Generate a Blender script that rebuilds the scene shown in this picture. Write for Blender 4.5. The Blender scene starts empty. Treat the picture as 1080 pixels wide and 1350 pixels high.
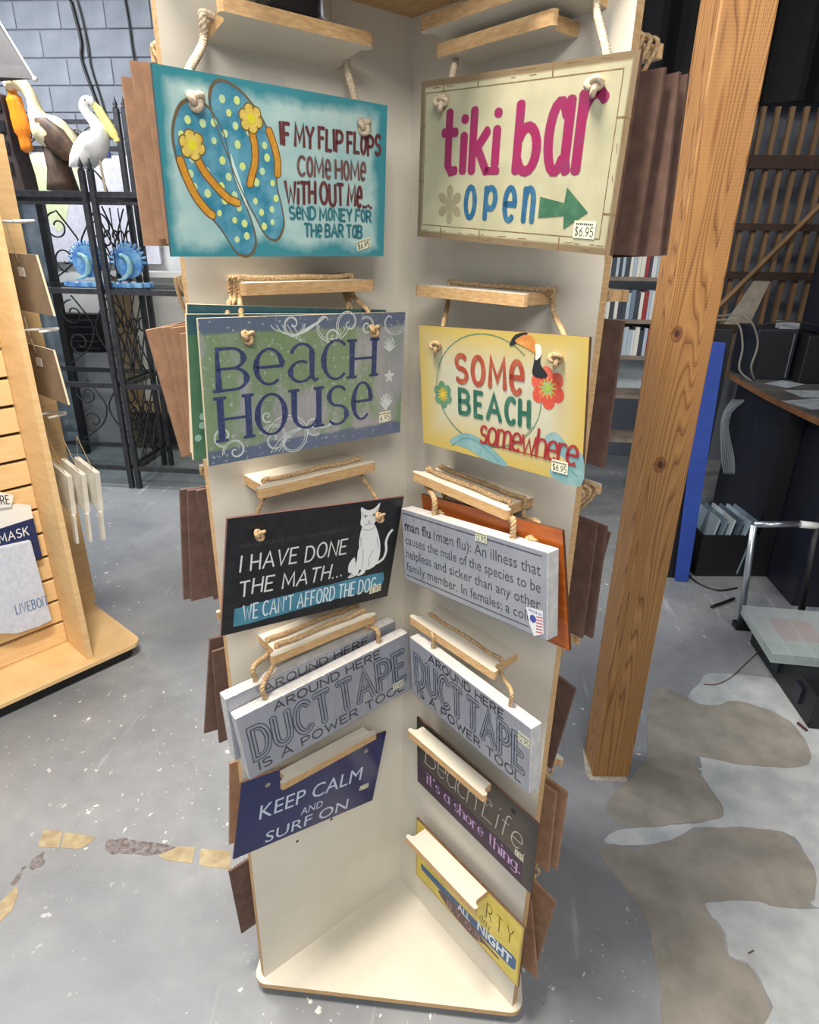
import bpy, math, random
from mathutils import Vector, Matrix
R_ = math.radians; PI = math.pi
rnd = random.Random(7)
sc = bpy.context.scene; col = sc.collection
# ---------------------------------------------------------------- camera
CAM = Vector((0.1388, -1.4125, 1.8995)); FPX = 846.78
def cam_axes(p, y, r):
    f = Vector((math.sin(y)*math.cos(p), math.cos(y)*math.cos(p), -math.sin(p)))
    rt = Vector((math.cos(y), -math.sin(y), 0)); dn = f.cross(rt)
    c, s = math.cos(r), math.sin(r)
    return c*rt+s*dn, -s*rt+c*dn, f
RT, DN, FW = cam_axes(R_(22.774), R_(-5.213), R_(-0.980))
cd = bpy.data.cameras.new('camera'); co = bpy.data.objects.new('camera', cd); col.objects.link(co)
m = Matrix.Identity(4)
for i in range(3):
    m[i][0] = RT[i]; m[i][1] = -DN[i]; m[i][2] = -FW[i]; m[i][3] = CAM[i]
co.matrix_world = m
cd.sensor_fit = 'HORIZONTAL'; cd.sensor_width = 36; cd.lens = FPX/1080*36; cd.clip_start = .02; cd.clip_end = 60
sc.camera = co
def ray(px, py): return RT*((px-540)/FPX)+DN*((py-675)/FPX)+FW
def at(px, py, y):                      # point of the plane Y = y seen there
    d = ray(px, py); return CAM+d*((y-CAM.y)/d.y)
def onz(px, py, z=0.):                  # point of the plane Z = z seen there
    d = ray(px, py); return CAM+d*((z-CAM.z)/d.z)
# ---------------------------------------------------------------- world, lights, exposure
w = bpy.data.worlds.new('world'); sc.world = w; w.use_nodes = True
w.node_tree.nodes['Background'].inputs[0].default_value = (.80, .88, 1., 1)
w.node_tree.nodes['Background'].inputs[1].default_value = .44
def area(name, loc, target, sx, sy, power, colr=(1, 1, 1)):
    l = bpy.data.lights.new(name, 'AREA'); l.shape = 'RECTANGLE'; l.size = sx; l.size_y = sy; l.energy = power; l.color = colr
    o = bpy.data.objects.new(name, l); col.objects.link(o); o.location = loc
    o.rotation_euler = (Vector(target)-Vector(loc)).to_track_quat('-Z', 'Y').to_euler()
    return o
area('ceiling_lamp_front', (-.5, -.78, 4.1), (-.3, -.5, 0), .4, .9, 142, (1, .92, .80))
area('ceiling_lamp_left', (-2.6, .9, 4.1), (-2.3, .9, 0), 1.4, .4, 84, (.94, .97, 1))
area('ceiling_lamp_right', (2.9, -.8, 4.0), (2.5, -.2, 0), 1.2, .4, 26, (.97, .98, 1))
area('fill_light_back_left', (-3.6, 3.0, 4.1), (-3.4, 3.6, 0), 1.2, .4, 105, (.93, .96, 1))  # added fill that lifts the racks and wall at the back left
area('fill_light_behind', (.5, -3.4, 3.7), (0, -.2, 1.5), 1.4, 1.0, 60, (1, .97, .92))  # soft front fill added behind the camera to brighten the sign faces
sc.view_settings.view_transform = 'Standard'; sc.view_settings.look = 'None'
sc.view_settings.exposure = .5; sc.view_settings.gamma = 1; sc.view_settings.use_curve_mapping = False
# ---------------------------------------------------------------- materials
def lin(c):
    r = []
    for v in c:
        v /= 255.; r.append(v/12.92 if v <= .04045 else ((v+.055)/1.055)**2.4)
    return (*r, 1)
def nodes(name):
    m = bpy.data.materials.new(name); m.use_nodes = True
    nt = m.node_tree; return m, nt, nt.nodes['Principled BSDF']
def N(nt, t, **kw):
    n = nt.nodes.new(t)
    for k, v in kw.items():
        if k in n.inputs: n.inputs[k].default_value = v
        else: setattr(n, k, v)
    return n
def ramp(nt, src, stops):
    r = nt.nodes.new('ShaderNodeValToRGB'); nt.links.new(src, r.inputs[0]); e = r.color_ramp.elements
    while len(e) < len(stops): e.new(.5)
    for i, (p, c) in enumerate(stops): e[i].position = p; e[i].color = c
    return r.outputs[0]
def gray(v): return (v, v, v, 1)
def noise(nt, scale, detail=4, stretch=None, rough=.55, dist=0):
    tc = nt.nodes.new('ShaderNodeTexCoord'); src = tc.outputs['Object']
    if stretch:
        mp = nt.nodes.new('ShaderNodeMapping'); mp.inputs['Scale'].default_value = stretch
        nt.links.new(src, mp.inputs[0]); src = mp.outputs[0]
    n = N(nt, 'ShaderNodeTexNoise', Scale=scale, Detail=detail, Roughness=rough, Distortion=dist)
    nt.links.new(src, n.inputs['Vector']); return n.outputs['Fac']
def mixc(nt, f, a, b):
    m = nt.nodes.new('ShaderNodeMix'); m.data_type = 'RGBA'
    for i, v in ((0, f), (6, a), (7, b)):
        if hasattr(v, 'links') or hasattr(v, 'is_linked'): nt.links.new(v, m.inputs[i])
        else: m.inputs[i].default_value = v
    return m.outputs[2]
def bump(nt, bs, h, strength=.2, dist=.002):
    b = N(nt, 'ShaderNodeBump', Strength=strength, Distance=dist); nt.links.new(h, b.inputs['Height']); nt.links.new(b.outputs[0], bs.inputs['Normal'])
def mat(name, c1, c2=None, scale=20, rough=.6, bmp=0, metal=0, stretch=None, detail=4, lo=.35, hi=.65, coat=0, spec=.5):
    m, nt, bs = nodes(name)
    bs.inputs['Roughness'].default_value = rough; bs.inputs['Metallic'].default_value = metal
    bs.inputs['Specular IOR Level'].default_value = spec
    bs.inputs['Coat Weight'].default_value = coat
    bs.inputs['Coat Roughness'].default_value = .12
    if c2 is None: bs.inputs[0].default_value = lin(c1)
    if c2 is not None or bmp:
        f = noise(nt, scale, detail, stretch)
        if c2 is not None: nt.links.new(ramp(nt, f, [(lo, lin(c1)), (hi, lin(c2))]), bs.inputs[0])
        if bmp: bump(nt, bs, f, bmp)
    return m
M = {}
M['laminate'] = mat('laminate', (211, 204, 188), (219, 212, 197), 6, .42, 0)
M['mdf_edge'] = mat('mdf_edge', (186, 146, 98), (206, 170, 122), 60, .7, .1, stretch=(1, 1, 4))
M['mdf_brown'] = mat('mdf_brown', (90, 66, 56), (106, 80, 68), 40, .75, .08)
M['mdf_tan'] = mat('mdf_tan', (146, 110, 84), (164, 126, 98), 40, .75, .08)
M['mdf_side'] = mat('mdf_side', (88, 60, 48), (110, 78, 60), 80, .8)
M['black'] = mat('black_plastic', (18, 19, 22), None, 20, .5)
M['jute'] = mat('jute', (150, 118, 80), (200, 172, 132), 260, .9, .3)
M['cotton'] = mat('cotton_cord', (172, 150, 122), (214, 198, 174), 260, .9, .3)
M['iron'] = mat('wrought_iron', (44, 44, 48), (60, 60, 64), 30, .55, .1, metal=.3)
M['maple'] = mat('maple_laminate', (222, 184, 130), (232, 198, 146), 8, .45, 0, stretch=(1, 1, 6))
M['groove'] = mat('slat_groove', (52, 36, 24), None)
M['white'] = mat('white_paint', (232, 230, 224), None, 20, .5)
M['chrome'] = mat('steel', (190, 196, 204), None, 20, .3, metal=.9)
M['tag'] = mat('price_tag', (232, 228, 198), None, 20, .6)
M['tagink'] = mat('tag_ink', (58, 56, 50), None)
def ink(name, c, c2=None, sc_=90): return mat('ink_'+name, c, c2, sc_, .55, lo=.45, hi=.72)
def glass_mat(name, tint=(1, 1, 1, 1), mixf=.85, rough=.05, bmp=0, scale=60):
    m, nt, bs = nodes(name); out = nt.nodes['Material Output']; nt.nodes.remove(bs)
    t = N(nt, 'ShaderNodeBsdfTransparent', Color=tint); g = N(nt, 'ShaderNodeBsdfGlossy', Roughness=rough)
    mx = nt.nodes.new('ShaderNodeMixShader'); mx.inputs[0].default_value = 1-mixf
    nt.links.new(t.outputs[0], mx.inputs[1]); nt.links.new(g.outputs[0], mx.inputs[2]); nt.links.new(mx.outputs[0], out.inputs[0])
    if bmp:
        b = N(nt, 'ShaderNodeBump', Strength=bmp, Distance=.004); nt.links.new(noise(nt, scale, 3, (1, 1, .35)), b.inputs['Height']); nt.links.new(b.outputs[0], g.inputs['Normal'])
    return m
M['shrink'] = glass_mat('shrink_wrap', (.95, .96, .98, 1), .87, .16, .9, 70)
M['glass'] = glass_mat('shelf_glass', (.94, .98, .97, 1), .9, .03)
# ---------------------------------------------------------------- mesh builder
class MB:
    def __init__(s): s.v = []; s.f = []; s.mi = []
    def add(s, vs, fs, mi=0):
        o = len(s.v); s.v += [tuple(x) for x in vs]; s.f += [tuple(i+o for i in f) for f in fs]; s.mi += [mi]*len(fs); return s
    def box(s, lo, hi, mi=0, front=None):
        x0, y0, z0 = lo; x1, y1, z1 = hi
        v = [(x0, y0, z0), (x1, y0, z0), (x1, y1, z0), (x0, y1, z0), (x0, y0, z1), (x1, y0, z1), (x1, y1, z1), (x0, y1, z1)]
        f = [(0, 3, 2, 1), (4, 5, 6, 7), (0, 1, 5, 4), (1, 2, 6, 5), (2, 3, 7, 6), (3, 0, 4, 7)]
        s.add(v, f, mi)
        if front is not None: s.mi[-4] = front      # the -Y face
        return s
    def cbox(s, c, sz, mi=0): return s.box([c[i]-sz[i]/2 for i in range(3)], [c[i]+sz[i]/2 for i in range(3)], mi)
    def prism(s, pts, a0, a1, fn=lambda x, y, a: (x, y, a), cap=0, side=0):
        n = len(pts)
        s.add([fn(x, y, a0) for x, y in pts]+[fn(x, y, a1) for x, y in pts], [], 0); o = len(s.v)-2*n
        s.f += [tuple(o+i for i in range(n))[::-1], tuple(o+n+i for i in range(n))]; s.mi += [cap, cap]
        for i in range(n):
            j = (i+1) % n; s.f.append((o+i, o+j, o+n+j, o+n+i)); s.mi.append(side)
        return s
    def tube(s, path, r, n=8, closed=False, mi=0, cap=True):
        P = [Vector(p) for p in path]; k = len(P); rr = r if hasattr(r, '__len__') else [r]*k
        o = len(s.v); up = None
        for i, p in enumerate(P):
            a = P[(i-1) % k] if closed or i > 0 else p; b = P[(i+1) % k] if closed or i < k-1 else p
            t = (b-a); t = t.normalized() if t.length > 1e-9 else Vector((0, 0, 1))
            if up is None: up = Vector((0, 0, 1)) if abs(t.z) < .9 else Vector((1, 0, 0))
            x = up.cross(t)
            if x.length < 1e-6: x = Vector((1, 0, 0)).cross(t)
            x.normalize(); y = t.cross(x); up = y
            for q in range(n):
                an = 2*PI*q/n; ra = rr[i]; rx, ry = (ra if hasattr(ra, '__len__') else (ra, ra))
                s.v.append(tuple(p+x*math.cos(an)*rx+y*math.sin(an)*ry))
        for i in range(k if closed else k-1):
            for q in range(n):
                a = o+i*n+q; b = o+i*n+(q+1) % n; c = o+((i+1) % k)*n+(q+1) % n; d = o+((i+1) % k)*n+q
                s.f.append((a, b, c, d)); s.mi.append(mi)
        if not closed and cap:
            s.f.append(tuple(o+q for q in range(n))[::-1]); s.f.append(tuple(o+(k-1)*n+q for q in range(n))); s.mi += [mi, mi]
        return s
    def lathe(s, prof, c=(0, 0, 0), n=20, mi=0):
        return s.tube([(c[0], c[1], c[2]+z+1e-5*i) for i, (r, z) in enumerate(prof)], [max(r, 1e-4) for r, z in prof], n, mi=mi)
    def ell(s, c, rx, ry, rz, n=14, mi=0):
        k = 9
        pts = [(c[0], c[1], c[2]-rz*math.cos(PI*(i+.0)/(k-1))) for i in range(k)]
        return s.tube(pts, [(max(1e-4, ry*math.sin(PI*i/(k-1))), max(1e-4, rx*math.sin(PI*i/(k-1)))) for i in range(k)], n, mi=mi)
    def build(s, name, mats, parent=None, smooth=False, bevel=0, seg=2, loc=None):
        me = bpy.data.meshes.new(name); me.from_pydata(s.v, [], s.f)
        for m_ in (mats if isinstance(mats, (list, tuple)) else [mats]): me.materials.append(M[m_] if isinstance(m_, str) else m_)
        me.polygons.foreach_set('material_index', s.mi)
        if smooth: me.polygons.foreach_set('use_smooth', [True]*len(s.f))
        me.update()
        o = bpy.data.objects.new(name, me); col.objects.link(o)
        if parent: o.parent = parent
        if loc: o.location = loc
        if bevel:
            b = o.modifiers.new('bevel', 'BEVEL'); b.width = bevel; b.segments = seg; b.limit_method = 'ANGLE'; b.angle_limit = R_(40)
        return o
def thing(name, label, cat, loc=(0, 0, 0), rz=0, group=None, mw=None):
    o = bpy.data.objects.new(name, None); col.objects.link(o); o.empty_display_size = .05
    if mw is not None: o.matrix_world = mw
    else: o.location = loc; o.rotation_euler = (0, 0, rz)
    o['label'] = label; o['category'] = cat
    if group: o['group'] = group
    return o
def tag(o, label, cat, group=None):
    o['label'] = label; o['category'] = cat
    if group: o['group'] = group
    return o
def struct(o, kind='structure'): o['kind'] = kind; return o
def spline(pts, n=6, closed=True):
    P = [Vector(p) for p in pts]; k = len(P); out = []
    for i in range(k if closed else k-1):
        g = lambda j: P[j % k] if closed else P[max(0, min(k-1, j))]
        a, b, c, d = g(i-1), g(i), g(i+1), g(i+2)
        for q in range(n):
            t = q/n; out.append(.5*((2*b)+(c-a)*t+(2*a-5*b+4*c-d)*t*t+(3*b-a-3*c+d)*t**3))
    if not closed: out.append(P[-1])
    return out
def rrect(x0, y0, x1, y1, r, n=5):
    o = []
    for cx, cy, a in ((x1-r, y1-r, 0), (x0+r, y1-r, 90), (x0+r, y0+r, 180), (x1-r, y0+r, 270)):
        for i in range(n+1): an = R_(a+90*i/n); o.append((cx+r*math.cos(an), cy+r*math.sin(an)))
    return o
def rope_mesh(mb, path, r=.0045, pitch=.022, closed=False, n=6):
    P = [Vector(p) for p in path]
    L = [0]
    for a, b in zip(P, P[1:]): L.append(L[-1]+(b-a).length)
    tot = L[-1]; k = max(8, int(tot/(pitch/7))); Q = []; j = 0
    for i in range(k+1):
        d = tot*i/k
        while j < len(P)-2 and L[j+1] < d: j += 1
        t = (d-L[j])/max(1e-9, L[j+1]-L[j]); Q.append(P[j].lerp(P[j+1], min(1, t)))
    up = None; frames = []
    for i, p in enumerate(Q):
        t = (Q[min(k, i+1)]-Q[max(0, i-1)]); t = t.normalized() if t.length > 1e-9 else Vector((0, 0, 1))
        if up is None: up = Vector((0, 0, 1)) if abs(t.z) < .9 else Vector((1, 0, 0))
        x = up.cross(t)
        if x.length < 1e-6: x = Vector((0, 1, 0)).cross(t)
        x.normalize(); y = t.cross(x); up = y; frames.append((x, y))
    for s_ in range(3):
        pts = []
        for i, p in enumerate(Q):
            an = 2*PI*(tot*i/k)/pitch+s_*2*PI/3; x, y = frames[i]; pts.append(p+(x*math.cos(an)+y*math.sin(an))*r*.5)
        mb.tube(pts, r*.58, n)
def knot_mesh(mb, c, size=.0046, r=.0038, ax=(1, 0, 0), ay=(0, 0, 1), an=(0, -1, 0)):
    ax, ay, an, c = Vector(ax), Vector(ay), Vector(an), Vector(c); pts = []
    for i in range(44):
        t = 2*PI*i/44
        x = math.sin(t)+2*math.sin(2*t); y = math.cos(t)-2*math.cos(2*t); z = -math.sin(3*t)
        pts.append(c+ax*x*size*.62+ay*y*size*.62+an*(z*size*.8+size*1.2))
    mb.tube(pts, r, 7, closed=True)
# ---------------------------------------------------------------- stroke letters
def arc(cx, cy, rx, ry, a0, a1, n=10): return [(cx+rx*math.cos(R_(a0+(a1-a0)*i/n)), cy+ry*math.sin(R_(a0+(a1-a0)*i/n))) for i in range(n+1)]
G = {
 'A': (.8, [[(0, 0), (.4, 1), (.8, 0)], [(.14, .35), (.66, .35)]]),
 'B': (.62, [[(0, 0), (0, 1), (.3, 1)]+arc(.3, .76, .27, .24, 90, -90)[1:]+[(0, .52)], [(.3, .52)]+arc(.33, .26, .29, .26, 90, -90)+[(0, 0)]]),
 'C': (.66, [arc(.38, .5, .38, .5, 48, 312, 16)]),
 'D': (.68, [[(0, 0), (0, 1), (.25, 1)]+arc(.25, .5, .43, .5, 90, -90, 14)+[(0, 0)]]),
 'E': (.55, [[(.55, 1), (0, 1), (0, 0), (.55, 0)], [(0, .52), (.45, .52)]]),
 'F': (.52, [[(.52, 1), (0, 1), (0, 0)], [(0, .52), (.42, .52)]]),
 'G': (.72, [arc(.38, .5, .38, .5, 48, 300, 16)+[(.68, .2), (.68, .48), (.42, .48)]]),
 'H': (.66, [[(0, 0), (0, 1)], [(.66, 0), (.66, 1)], [(0, .5), (.66, .5)]]),
 'I': (.05, [[(.02, 0), (.02, 1)]]),
 'K': (.62, [[(0, 0), (0, 1)], [(.6, 1), (.02, .45)], [(.2, .6), (.62, 0)]]),
 'L': (.5, [[(0, 1), (0, 0), (.5, 0)]]),
 'M': (.86, [[(0, 0), (.06, 1), (.43, .25), (.8, 1), (.86, 0)]]),
 'N': (.68, [[(0, 0), (0, 1), (.68, 0), (.68, 1)]]),
 'O': (.76, [arc(.38, .5, .38, .5, 90, 450, 22)]),
 'P': (.6, [[(0, 0), (0, 1), (.3, 1)]+arc(.3, .73, .3, .27, 90, -90)+[(0, .46)]]),
 'R': (.62, [[(0, 0), (0, 1), (.3, 1)]+arc(.3, .74, .28, .26, 90, -90)+[(0, .48)], [(.28, .48), (.62, 0)]]),
 'S': (.58, [[(x, y) for x, y in arc(.29, .75, .27, .25, 35, 270, 12)]+arc(.29, .25, .29, .25, 90, -145, 12)[1:]]),
 'T': (.64, [[(0, 1), (.64, 1)], [(.32, 1), (.32, 0)]]),
 'U': (.66, [[(0, 1), (0, .33)]+arc(.33, .33, .33, .33, 180, 360, 12)+[(.66, 1)]]),
 'V': (.72, [[(0, 1), (.36, 0), (.72, 1)]]),
 'W': (1., [[(0, 1), (.25, 0), (.5, .75), (.75, 0), (1, 1)]]),
 'X': (.66, [[(0, 1), (.66, 0)], [(.66, 1), (0, 0)]]),
 'Y': (.68, [[(0, 1), (.34, .48), (.68, 1)], [(.34, .48), (.34, 0)]]),
 'a': (.5, [arc(.24, .33, .24, .33, 40, 320, 14), [(.5, .68), (.5, .1), (.56, 0)]]),
 '@': (.56, [[(.03, .78)]+arc(.24, .74, .2, .25, 150, 0, 10)+[(.44, .12), (.5, .0), (.56, .05)], arc(.22, .27, .22, .27, 60, 330, 14)]),
 'b': (.5, [[(0, 1), (0, 0)], arc(.25, .33, .25, .33, 150, -150, 14)]),
 'c': (.44, [arc(.26, .33, .26, .33, 50, 310, 12)]),
 'd': (.5, [[(.5, 1), (.5, 0)], arc(.25, .33, .25, .33, 30, 330, 14)]),
 'e': (.48, [[(.02, .34), (.48, .34)]+arc(.25, .34, .24, .33, 10, 310, 14)]),
 'f': (.36, [[(.36, .96), (.27, 1), (.17, .92), (.15, .75), (.15, 0)], [(0, .62), (.32, .62)]]),
 'g': (.5, [arc(.24, .36, .24, .3, 40, 320, 14), [(.5, .66), (.5, -.15), (.4, -.3), (.15, -.3), (.03, -.2)]]),
 'h': (.46, [[(0, 1), (0, 0)], [(0, .42)]+arc(.23, .42, .23, .24, 180, 0, 8)+[(.46, 0)]]),
 'i': (.06, [[(.03, .66), (.03, 0)], [(.03, .92), (.035, .97)]]),
 'j': (.2, [[(.15, .66), (.15, -.2), (0, -.3)]]),
 'k': (.44, [[(0, 1), (0, 0)], [(.42, .66), (.02, .28)], [(.14, .4), (.44, 0)]]),
 'l': (.05, [[(.02, 1), (.02, 0)]]),
 'm': (.74, [[(0, .66), (0, 0)], [(0, .46)]+arc(.18, .46, .18, .2, 180, 0, 8)+[(.36, 0)], [(.37, .46)]+arc(.55, .46, .18, .2, 180, 0, 8)+[(.74, 0)]]),
 'n': (.44, [[(0, .66), (0, 0)], [(0, .42)]+arc(.22, .42, .22, .24, 180, 0, 8)+[(.44, 0)]]),
 'o': (.5, [arc(.25, .33, .25, .33, 90, 450, 16)]),
 'p': (.5, [[(0, .66), (0, -.32)], arc(.25, .33, .25, .33, 150, -150, 14)]),
 'r': (.32, [[(0, .66), (0, 0)], [(0, .4)]+arc(.2, .42, .2, .24, 180, 50, 6)]),
 's': (.38, [arc(.19, .49, .17, .17, 30, 270, 9)+arc(.19, .17, .19, .17, 90, -145, 9)[1:]]),
 't': (.32, [[(.13, 1), (.13, .12), (.2, 0), (.32, .02)], [(0, .66), (.3, .66)]]),
 'u': (.46, [[(0, .66), (0, .25)]+arc(.23, .25, .23, .25, 180, 360, 8)+[(.46, .66)], [(.46, .3), (.46, 0)]]),
 'w': (.7, [[(0, .66), (.17, 0), (.35, .55), (.53, 0), (.7, .66)]]),
 'y': (.46, [[(0, .66), (.24, 0)], [(.46, .66), (.16, -.3), (0, -.3)]]),
 '.': (.06, [[(.03, .0), (.035, .04)]]), "'": (.05, [[(.03, 1), (.02, .8)]]), ',': (.06, [[(.03, 0), (0, -.1)]]), '-': (.3, [[(0, .4), (.3, .4)]]),
 '$': (.5, [[(.25, 1.1), (.25, -.1)], arc(.25, .75, .22, .22, 35, 270, 8)+arc(.25, .27, .24, .24, 90, -145, 8)]),
 '6': (.5, [[(.42, .95), (.1, .6), (.02, .3)]+arc(.25, .28, .23, .28, 180, 540, 14)]),
 '9': (.5, [arc(.25, .7, .23, .28, 0, 360, 14)+[(.42, .35), (.1, .02)]]),
 '2': (.5, [arc(.25, .74, .24, .26, 160, -30, 10)+[(0, 0), (.5, 0)]]),
 '5': (.48, [[(.44, 1), (.06, 1), (.03, .58)]+arc(.22, .3, .25, .3, 110, -140, 12)]),
 '1': (.2, [[(0, .8), (.14, 1), (.14, 0)]]), '7': (.46, [[(0, 1), (.46, 1), (.15, 0)]]), '4': (.5, [[(.36, 0), (.36, 1), (0, .3), (.5, .3)]]),
}
def stroke(mb, pts, wx, wy, put):
    """flat ribbon with an elliptic pen; put maps (x, y) to 3-D"""
    P = [Vector((p[0], p[1])) for p in pts]; P = [P[0]]+[b for a, b in zip(P, P[1:]) if (b-a).length > 1e-7]
    if len(P) < 2: return
    mb.k = getattr(mb, 'k', 0)+1; eps = 7e-6*(mb.k % 9)
    def nrm(a, b): t = (b-a).normalized(); return Vector((-t.y, t.x))
    def ln(n): return .5/math.sqrt((n.x/wx)**2+(n.y/wy)**2)
    cl = (P[0]-P[-1]).length < 1e-5 and len(P) > 3
    if cl: P.pop()
    k = len(P); ns = [nrm(P[i], P[(i+1) % k]) for i in range(k if cl else k-1)]; A = []; B = []
    for i, p in enumerate(P):
        n0 = ns[i-1] if (i > 0 or cl) else ns[0]; n1 = ns[i] if (i < k-1 or cl) else ns[-1]
        m = n0+n1
        if m.length < .35: m = n1*1. if m.length < 1e-6 else m.normalized(); o = m*ln(m)*1.3
        else: m.normalize(); o = m*ln(m)/max(.5, m.dot(n0))
        A.append(p-o); B.append(p+o)
    if not cl:      # rounded ends
        for e, sg in ((0, -1), (k-1, 1)):
            n = ns[0] if e == 0 else ns[-1]; t = Vector((n.y, -n.x))*sg; r = ln(n)
            q = [P[e]+n*r*math.cos(R_(a))*-1+t*min(r, min(wx, wy)*.5)*.75*math.sin(R_(a)) for a in (0, 45, 90, 135, 180)]
            vs = [put(*v) for v in q]; vs = [(v[0], v[1]-eps, v[2]) for v in vs]
            mb.add(vs, [tuple(range(5)) if sg > 0 else tuple(range(5))[::-1]])
    vs = [put(*v) for v in A+B]; vs = [(v[0], v[1]-eps, v[2]) for v in vs]
    mb.add(vs, [(i, (i+1) % k, k+(i+1) % k, k+i) for i in range(k if cl else k-1)])
def words(mb, txt, x0, x1, yb, yt, wx, put, wy=None, gap=.22, space=.45, slant=0, fill=False, serif=0, jit=0, yfun=None, caps=None, hollow=None):
    """stroke text fitted between x0..x1 with baseline yb and cap top yt"""
    adv = []; x = 0
    for ch in txt:
        if ch == ' ': x += space; continue
        g = G[ch]; adv.append((ch, x)); x += g[0]+gap
    tot = x-gap; H = yt-yb; sx = (x1-x0)/tot; wy = wy or wx
    for ch, gx in adv:
        wd, st = G[ch]; ys = [p[1] for s_ in st for p in s_]; lo, hi = min(ys), max(ys)
        dy = rnd.uniform(-jit, jit)*H; rt = rnd.uniform(-jit, jit)*1.2
        for s_ in st:
            q = []
            for px, py in s_:
                if fill and ch not in ".,'-": py = (py-lo)/(hi-lo)
                if rt: px = px+rt*(py-.5)
                X = x0+(gx+px)*sx+slant*py*H; Y = yb+py*H+dy
                if yfun: Y += yfun((X-x0)/(x1-x0))
                q.append((X, Y))
            stroke(mb, q, wx, wy, put)
            if serif:
                for i, k in ((0, 1), (-1, -2)):
                    a, b = q[i], q[k]
                    if abs(a[0]-b[0]) < abs(a[1]-b[1])*.25 and (q[0] != q[-1]) and (abs(a[1]-yb) < .06*H or abs(a[1]-yt) < .06*H or abs(a[1]-yb-.66*H) < .03*H):
                        stroke(mb, [(a[0]-serif, a[1]), (a[0]+serif, a[1])], wy*1.2, wy*1.2, put)
def font_words(mb, txt, x0, x1, yb, yt, put, bold=0, slant=0, spacing=1.):
    c = bpy.data.curves.new('t', 'FONT'); c.body = txt; c.size = 1; c.offset = bold; c.resolution_u = 3; c.space_character = spacing
    o = bpy.data.objects.new('t', c); col.objects.link(o); dg = bpy.context.evaluated_depsgraph_get()
    me = o.evaluated_get(dg).to_mesh(); vs = [v.co.copy() for v in me.vertices]; fs = [tuple(p.vertices) for p in me.polygons]
    o.evaluated_get(dg).to_mesh_clear(); bpy.data.objects.remove(o); bpy.data.curves.remove(c)
    xs = [v.x for v in vs]; a, b = min(xs), max(xs); H = .727
    mb.add([put(x0+(v.x-a)/(b-a)*(x1-x0)+slant*v.y, yb+v.y/H*(yt-yb)) for v in vs], fs)
# ================================================================= SETTING
def floor_mat():
    m, nt, bs = nodes('painted_concrete'); L = nt.links.new
    a = noise(nt, 1.6, 6, None, .6, .4); b = noise(nt, 14, 5)
    base = ramp(nt, a, [(.3, lin((118, 121, 126))), (.5, lin((138, 140, 143))), (.7, lin((156, 157, 160)))])
    fine = mixc(nt, ramp(nt, b, [(.35, gray(0)), (.75, gray(.35))]), base, lin((116, 118, 122)))
    # chips of bare light concrete
    tc = nt.nodes.new('ShaderNodeTexCoord')
    def chips(sc_, st, lo, hi, rot=0):
        mp = nt.nodes.new('ShaderNodeMapping'); mp.inputs['Scale'].default_value = st; mp.inputs['Rotation'].default_value = (0, 0, rot); L(tc.outputs['Object'], mp.inputs[0])
        n = N(nt, 'ShaderNodeTexNoise', Scale=sc_, Detail=3, Roughness=.6); L(mp.outputs[0], n.inputs['Vector']); return ramp(nt, n.outputs['Fac'], [(lo, gray(0)), (hi, gray(1))])
    big = ramp(nt, noise(nt, 1.1, 3), [(.42, gray(0)), (.6, gray(1))])
    def mul(u, v):
        k = nt.nodes.new('ShaderNodeMath'); k.operation = 'MULTIPLY'; L(u, k.inputs[0]); L(v, k.inputs[1]); return k.outputs[0]
    c1 = mul(chips(26, (1, .7, 1), .665, .68), big)
    c2 = chips(9, (1, .12, 1), .64, .78, .75)
    c3 = mul(chips(60, (1, 1, 1), .68, .70), big)
    o = mixc(nt, c2, fine, lin((186, 188, 190)))
    o = mixc(nt, c1, o, lin((218, 218, 212))); o = mixc(nt, c3, o, lin((214, 214, 210)))
    L(o, bs.inputs[0]); bs.inputs['Roughness'].default_value = .42; bump(nt, bs, b, .12)
    return m
M['floor'] = floor_mat()
fl = struct(MB().box((-8, -4, -.1), (6, 8, 0)).build('floor', 'floor'))
# bare and repainted patches, thin coats lying on the slab
M['patch_white'] = mat('worn_white_paint', (158, 162, 165), (182, 185, 185), 9, .6, .1)
M['patch_tan'] = mat('bare_tan_concrete', (128, 124, 116), (150, 144, 134), 9, .7, .1)
M['tape_yellow'] = mat('old_yellow_tape', (150, 132, 100), (178, 162, 128), 22, .7, .1)
def patch(name, pxs, m_, z0, z1, n=6, jit=.004, sm=True):
    P = [onz(x, y, 0) for x, y in pxs]; P = [(p.x, p.y) for p in P]
    if sm: P = [tuple(p) for p in spline(P, n)]
    P = [(x+rnd.uniform(-jit, jit), y+rnd.uniform(-jit, jit)) for x, y in P]
    o = MB().prism(P, z0, z1).build(name, m_, fl); struct(o, 'stuff'); return o
patch('white_paint_patch', [(1400, 960), (980, 890), (918, 905), (905, 950), (925, 1010), (905, 1050), (930, 1070), (925, 1085), (885, 1088), (815, 1095), (800, 1112), (880, 1110), (920, 1090), (985, 1095), (1040, 1100), (1070, 1140), (1095, 1200), (1420, 1180)], 'patch_white', .0, .0008)
patch('bare_concrete_patch', [(790, 1120), (850, 1118), (920, 1095), (1000, 1092), (1042, 1105), (1075, 1150), (1070, 1190), (1040, 1198), (980, 1188), (930, 1190), (950, 1225), (962, 1262), (990, 1275), (1012, 1320), (1020, 1380), (890, 1380), (870, 1290), (845, 1200)], 'patch_tan', .0, .0011)
patch('white_paint_patch', [(1400, 1190), (1060, 1198), (1000, 1190), (932, 1192), (955, 1228), (962, 1260), (990, 1272), (1018, 1330), (1022, 1390), (1400, 1390)], 'patch_white', .0, .0014)
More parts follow.
